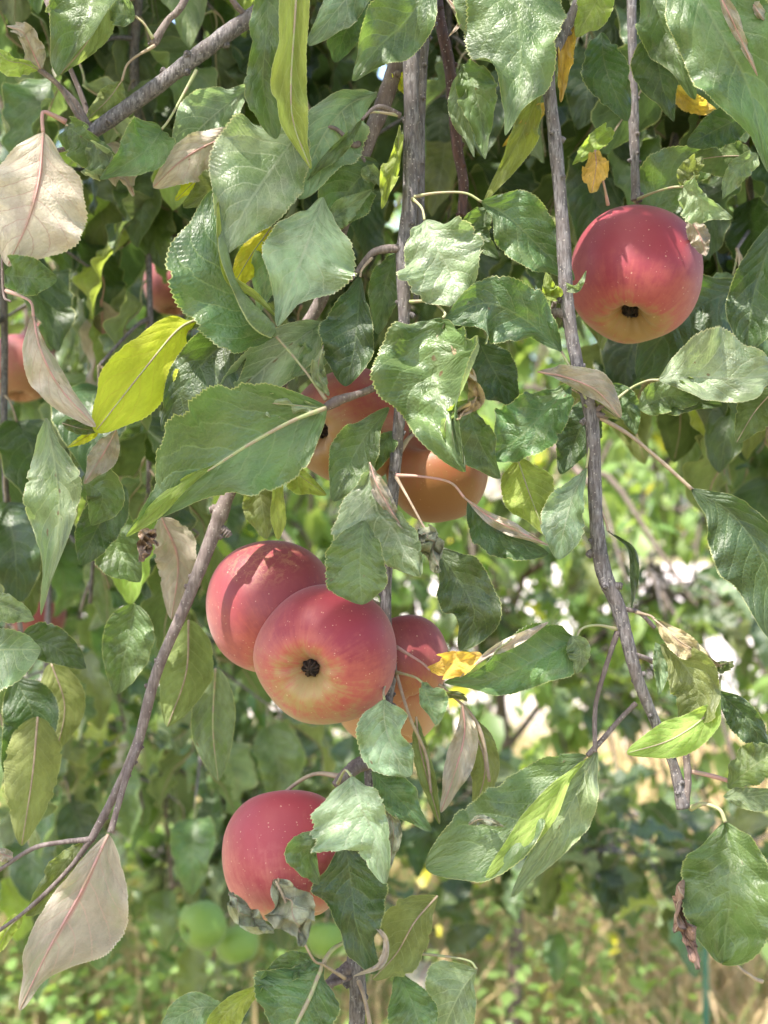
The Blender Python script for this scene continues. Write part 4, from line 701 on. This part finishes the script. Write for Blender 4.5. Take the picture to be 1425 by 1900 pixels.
# ------------------------------------------------------------ unseen tree all this hangs from; crown added to shade the front branches
def overhead():
    rs = np.random.RandomState(91); root = link('apple_tree', None, None, (-1.35, -.55, 0)); root.empty_display_size = .1
    tag(root, 'unseen apple tree, its crown added above the picture to shade the front branches', 'tree', 'unseen shade tree')
    acc = Acc(); acc.add(*tube([[0, 0, -.05], [.03, .02, .9], [.0, .05, 1.8], [.2, .2, 2.6]], [.13, .10, .085, .05], n=40, seg=14, rough=.05, rs=rs)); link('trunk', acc.mesh('trunk', [M['barkf']]), root)
    lim = Acc(); B = []
    for k in range(9):
        e = np.array([1.35, .95, 2.55])+rs.randn(3)*[.65, .6, .15]; q = np.array([[0, .05, 1.9], [e[0]*.4, e[1]*.4, 2.5], [e[0]*.8, e[1]*.8, 2.75], e]); lim.add(*tube(q, [.04, .03, .02, .009], n=30, seg=8, rough=.05, rs=rs))
    link('limbs', lim.mesh('limbs', [M['barkf']]), root)
    n = 3600; cl = rs.uniform(-1, 1, (70, 2)); cl = cl[np.hypot(cl[:, 0], cl[:, 1]) < 1]; c = cl[rs.randint(len(cl), size=n)]+rs.randn(n, 2)*.13
    x = -.35+c[:, 0]*1.15; y = .30+c[:, 1]*.95; z = 2.35+rs.rand(n)*.6; ok = z > 1.5+.40*np.maximum(y, 0)+.12; B = np.stack([x, y, z], 1)[ok]-[-1.35, -.55, 0]; n = len(B)
    V, F = leaf_cloud(B, rs.randn(n, 3)*[1, 1, .5]-[0, 0, .6], rs.randn(n, 3)*.4+[0, 0, 1], rs.uniform(.055, .09, n)); link('crown', mkmesh('crown', V, F, [M['crown']]), root)
# ------------------------------------------------------------ trees of the orchard behind
def simple_leaf_mat(name, top, alt, tr, tmix=.35, yel=.02):
    s = N(name); geo = s.n('NewGeometry'); r = geo.outputs['Random Per Island']; ob = s.n('TexCoord').outputs['Object']
    col = s.mix(r, top, alt); col = s.mix(s.math('GREATER_THAN', s.math('FRACT', s.math('MULTIPLY', r, 17.0)), 1-yel), col, (.55, .48, .04))
    col = s.mix(s.math('MULTIPLY', geo.outputs['Backfacing'], .5), col, (.2, .24, .15)); q = s.ss(s.noise(ob, 2.2, 3), .35, .65, .75, 1.2)
    g = s.n('CombineXYZ'); [s.l(q, g.inputs[i]) for i in range(3)]; col = s.mix(1.0, col, g.outputs[0], 'MULTIPLY')
    pb = s.n('BsdfPrincipled'); s.l(col, pb.inputs[0]); pb.inputs['Roughness'].default_value = .42
    t = s.n('BsdfTranslucent'); s.put(t.inputs[0], tr+(1,)); mx = s.n('MixShader'); mx.inputs[0].default_value = tmix; s.l(pb.outputs[0], mx.inputs[1]); s.l(t.outputs[0], mx.inputs[2]); s.l(mx.outputs[0], s.out.inputs[0]); return s.m
M['crown'] = simple_leaf_mat('crown_leaves', (.045, .10, .035), (.13, .215, .08), (.28, .46, .06))
M['crown2'] = simple_leaf_mat('crown_leaves_bright', (.07, .15, .035), (.26, .37, .13), (.46, .62, .10), .45, .035)
LT = np.array([[0, 0, 0], [.30, -.26, .05], [.42, 0, 0], [.30, .26, .05], [.68, -.22, .02], [.75, 0, -.05], [.68, .22, .02], [1, 0, -.16]])
LF = [(0, 1, 2), (0, 2, 3), (1, 4, 5, 2), (2, 5, 6, 3), (4, 7, 5), (5, 7, 6)]
def leaf_cloud(base, dirs, ups, size):
    n = len(base); X = nrm(dirs); Yv = nrm(np.cross(ups, X)); Z = np.cross(X, Yv)
    V = base[:, None]+size[:, None, None]*(LT[None, :, 0:1]*X[:, None]+LT[None, :, 1:2]*Yv[:, None]+LT[None, :, 2:3]*Z[:, None])
    V = V.reshape(-1, 3); off = np.arange(n)*8
    return V, [tuple(j+o for j in f) for o in off for f in LF]
GAPS = [(1235, 1062, 75, 50), (1215, 1365, 110, 38), (1360, 1180, 60, 30)]     # openings between the crowns
def tree(x, y, h, rad, low, nsh, per, seed, label, mt='crown', lsz=.07, trunk_r=.05, z0=0):
    rs = np.random.RandomState(seed); root = link('apple_tree', None, None, (x, y, z0)); root.empty_display_size = .1; tag(root, label, 'tree', 'orchard trees behind')
    acc = Acc(); acc.add(*tube([[0, 0, -.05], [.02, .01, h*.25], [-.03, .02, h*.5], [.02, 0, h*.92]], [trunk_r*1.3, trunk_r, trunk_r*.8, trunk_r*.2], n=40, seg=12, rough=.05, rs=rs)); link('trunk', acc.mesh('trunk', [M['barkf']]), root)
    limbs = Acc(); B = []; Dn = []; U = []
    nl = 9; ends = []
    for i in range(nl):
        a = i*2.4+rs.rand(); z = h*(.36+.5*i/nl); d = np.array([math.cos(a), math.sin(a), 0]); L_ = rad*(1.0-.4*i/nl)*rs.uniform(.8, 1.05)
        pp = [np.array([0, 0, z]), d*L_*.35+[0, 0, z+.22*L_], d*L_*.75+[0, 0, z+.32*L_], d*L_+[0, 0, z+.15*L_]]
        limbs.add(*tube(pp, [trunk_r*.55, trunk_r*.4, trunk_r*.25, trunk_r*.12], n=24, seg=7, rough=.06, rs=rs)); ends.append(crom(pp, 30))
    for k in range(nsh):
        e = ends[rs.randint(nl)]; p = e[rs.randint(5, 30)]; a = rs.rand()*6.28; d = np.array([math.cos(a), math.sin(a), 0])
        ln = rs.uniform(.35, 1.0)*rad*.8; zend = max(low+rs.uniform(0, .25), p[2]-ln*rs.uniform(.3, 1.5))
        pp = [p, p+d*ln*.3+[0, 0, .10], p+d*ln*.6+[0, 0, .3*(zend-p[2])], np.array([p[0]+d[0]*ln*.8, p[1]+d[1]*ln*.8, zend])]
        limbs.add(*tube(pp, [.009, .007, .005, .003], n=14, seg=5)); c = crom(pp, 60)
        tt = rs.rand(per)**.8; q = c[(tt*59).astype(int)]; B.append(q+rs.randn(per, 3)*.018)
        ang = rs.rand(per)*6.28; out = np.stack([np.cos(ang), np.sin(ang), -rs.uniform(.2, 2.0, per)], 1); Dn.append(out); U.append(np.stack([out[:, 0]*.6, out[:, 1]*.6, np.ones(per)], 1)+rs.randn(per, 3)*.35)
    link('limbs', limbs.mesh('limbs', [M['barkf']]), root)
    B, Dn, U = map(np.vstack, (B, Dn, U)); wx, wy, wz = (B+[x, y, z0]).T; px = 712.5+wx/(K*wy); py = 950-(wz-CAMZ)/(K*wy)
    keep = np.ones(len(B), bool)
    for ex, ey, ea, eb in GAPS: keep &= ((px-ex)/ea)**2+((py-ey)/eb)**2 > 1
    B, Dn, U = B[keep], Dn[keep], U[keep]; V, F = leaf_cloud(B, Dn, U, lsz*rs.uniform(.7, 1.2, len(B)))
    link('crown', mkmesh('crown', V, F, [M[mt]]), root)
overhead()
tree(.30, 3.3, 2.6, 1.15, .5, 125, 36, 41, 'nearest apple tree behind, its thin trunk below centre', 'crown2', .08, .016)
tree(-1.05, 3.1, 2.8, 1.15, .42, 170, 36, 42, 'apple tree behind at lower left with green apples near it', 'crown', .075, .03)
tree(1.55, 3.9, 2.5, 1.25, .5, 105, 34, 43, 'apple tree behind at the right, above the dry grass', 'crown2', .075, .03)
tree(-.9, 6.6, 3.2, 1.8, .7, 140, 34, 44, 'second-row apple tree behind the two nearest trees', 'crown', .08, .04)
tree(-3.2, 7.4, 3.6, 2.0, .6, 120, 34, 45, 'apple tree far behind beyond the left edge', 'crown', .08)
tree(3.6, 8.5, 3.6, 2.1, .9, 110, 34, 46, 'small far apple tree behind the right hand branch', 'crown2', .09)
tree(.9, 12.5, 4.2, 2.4, .9, 110, 34, 47, 'farthest apple tree behind the middle of the picture', 'crown2', .1)
tree(-2.2, 14, 4.4, 2.6, .8, 110, 34, 48, 'farthest apple tree at the left', 'crown', .1)

# tall woodland far off
def wood(xs, Y, h, seed):
    rs = np.random.RandomState(seed); n = 26000
    x = rs.uniform(xs[0], xs[1], n); top = h*(.72+.14*np.sin(x*.21+1)+.12*np.sin(x*.53)+.06*np.sin(x*1.7)); z = rs.rand(n)**.8*top; y = Y+rs.uniform(-2.5, 2.5, n)+1.2*np.sin(x*.9+z*.7)
    V, F = leaf_cloud(np.stack([x, y, z], 1), rs.randn(n, 3)*[1, 1, .5]-[0, 0, .5], rs.randn(n, 3)*.5+[0, -.4, 1], rs.uniform(.35, .8, n)); o = link('distant_wood', mkmesh('wood', V, F, [M['crown']])); tag(o, 'hazy mass of distant trees beyond the pale yard', 'trees', kind='stuff')
wood((-32, 32), 46, 13, 9)

# ------------------------------------------------------------ ground, gravel yard, grass
def ground_mat(name, c1, c2, c3, sc):
    s = N(name); ob = s.n('TexCoord').outputs['Object']; col = s.mix(s.ss(s.noise(ob, sc, 5), .4, .6), c1, c2); col = s.mix(s.math('MULTIPLY', s.ss(s.noise(ob, sc*14, 4), .45, .6), .6), col, c3)
    pb = s.n('BsdfPrincipled'); s.l(col, pb.inputs[0]); pb.inputs['Roughness'].default_value = .95; s.l(s.bump(s.noise(ob, sc*40, 4), .6, .02), pb.inputs['Normal']); s.l(pb.outputs[0], s.out.inputs[0]); return s.m
def sheet(name, x0, x1, y0, y1, z, mat, amp=0, n=40, seed=0):
    rs = np.random.RandomState(seed); gx, gy = np.meshgrid(np.linspace(x0, x1, n), np.linspace(y0, y1, n)); zz = z+amp*(np.sin(gx*1.3)+np.sin(gy*.9+gx*.4))
    o = link(name, mkmesh(name, np.stack([gx, gy, zz], -1).reshape(-1, 3), grid_faces(n, n), [mat])); o['kind'] = 'structure'; return o
sheet('ground', -260, 260, -60, 420, 0, ground_mat('meadow_soil', (.30, .25, .14), (.16, .19, .07), (.36, .29, .19), .7))
# ragged-edged pale gravel yard
rs = np.random.RandomState(5); na = 160; aa = np.linspace(0, 2*np.pi, na, endpoint=False)
ed = np.stack([22*np.cos(aa)+3, 24+15.6*np.sin(aa), np.full(na, .006)], 1)*1.0; ed[:, :2] += rs.randn(na, 2)*.15
gy_ = mkmesh('gravel_yard', np.vstack([ed, [[3, 24, .006]]]), [(i, (i+1) % na, na) for i in range(na)], [ground_mat('pale_gravel', (.62, .54, .50), (.70, .62, .58), (.50, .44, .40), 1.5)])
link('gravel_yard', gy_)['kind'] = 'structure'
def grass(name, n, xr, yr, h, wd, c1, c2, seed, label, lean=.9):
    rs = np.random.RandomState(seed); Yp = yr[0]+(yr[1]-yr[0])*rs.rand(n)**.8; X = rs.uniform(xr[0], xr[1], n)*(.35+.65*Yp/yr[1])
    cl = np.clip(.5+.7*np.sin(X*4.3+np.sin(Yp*3.3)*2)*np.sin(Yp*3.7+X*2), 0, 1.1); H = h*(.35+.75*rs.rand(n))*(.6+.5*cl); a = rs.rand(n)*6.28; ln = lean*H*rs.rand(n)*1.2
    d = np.stack([np.cos(a), np.sin(a)], 1); p = np.stack([-d[:, 1], d[:, 0]], 1)*wd*rs.uniform(.6, 1.3, (n, 1)); V = np.zeros((n, 7, 3))
    for i, (f, q) in enumerate(((0, 1), (.4, .9), (.75, .6), (1, 0))):
        cx = np.stack([X, Yp], 1)+d*(ln*f**2)[:, None]; z = H*(f-.12*f*f)
        if i < 3: V[:, 2*i, :2] = cx-p*q; V[:, 2*i+1, :2] = cx+p*q; V[:, 2*i, 2] = z; V[:, 2*i+1, 2] = z
        else: V[:, 6, :2] = cx; V[:, 6, 2] = z
    F = []
    for k in range(n):
        b = 7*k; F += [(b, b+1, b+3, b+2), (b+2, b+3, b+5, b+4), (b+4, b+5, b+6)]
    s = N(name+'_mat'); r = s.n('NewGeometry').outputs['Random Per Island']; pb = s.n('BsdfPrincipled'); col = s.mix(r, c1, c2); s.l(col, pb.inputs[0]); pb.inputs['Roughness'].default_value = .6
    t = s.n('BsdfTranslucent'); s.l(col, t.inputs[0]); mx = s.n('MixShader'); mx.inputs[0].default_value = .3; s.l(pb.outputs[0], mx.inputs[1]); s.l(t.outputs[0], mx.inputs[2]); s.l(mx.outputs[0], s.out.inputs[0])
    o = link(name, mkmesh(name, V.reshape(-1, 3), F, [s.m])); tag(o, label, 'grass', kind='stuff')
grass('dry_grass', 26000, (-4.5, 4.5), (2.2, 8.0), .62, .0038, (.68, .51, .27), (.56, .40, .24), 61, 'tall dry tan meadow grass under the trees')
grass('green_grass', 16000, (-4.5, 4.5), (2.0, 8.0), .42, .0045, (.16, .26, .06), (.36, .44, .14), 62, 'green undergrowth mixed into the dry grass')
# leafy weeds in the grass
def weeds(n, xr, yr, seed):
    rs = np.random.RandomState(seed); B = []; D = []; U = []; Sz = []
    for k in range(n):
        x, y = rs.uniform(*xr), rs.uniform(*yr); h = rs.uniform(.25, .75); m = 26
        z = rs.rand(m)*h; B.append(np.stack([x+rs.randn(m)*.05, y+rs.randn(m)*.05, z+.02], 1)); D.append(rs.randn(m, 3)*[1, 1, .4]); U.append(rs.randn(m, 3)*.3+[0, 0, 1]); Sz.append(rs.uniform(.025, .055, m))
    V, F = leaf_cloud(np.vstack(B), np.vstack(D), np.vstack(U), np.concatenate(Sz)); o = link('weeds', mkmesh('weeds', V, F, [M['crown2']])); tag(o, ('leafy green weeds growing among the dry grass' if seed == 71 else 'denser green weeds at lower left under the trees'), 'weeds', kind='stuff')
weeds(560, (-2.6, .75), (2.6, 7), 71)
weeds(420, (-2.4, -.1), (2.5, 5), 72)
# plant stake
sm = N('stake_paint'); pb = sm.n('BsdfPrincipled'); pb.inputs[0].default_value = (.06, .18, .12, 1); pb.inputs['Roughness'].default_value = .45; sm.l(pb.outputs[0], sm.out.inputs[0])
V, F, U = tube([[0, 0, -.02], [.004, 0, .35], [0, 0, .63]], [.008, .008, .007], n=20, seg=10, rough=.02)
o = link('garden_stake', mkmesh('stake', V, F, [sm.m]), None, (.713, 3.05, 0)); tag(o, 'thin green garden stake standing in the dry grass at lower right', 'stake')
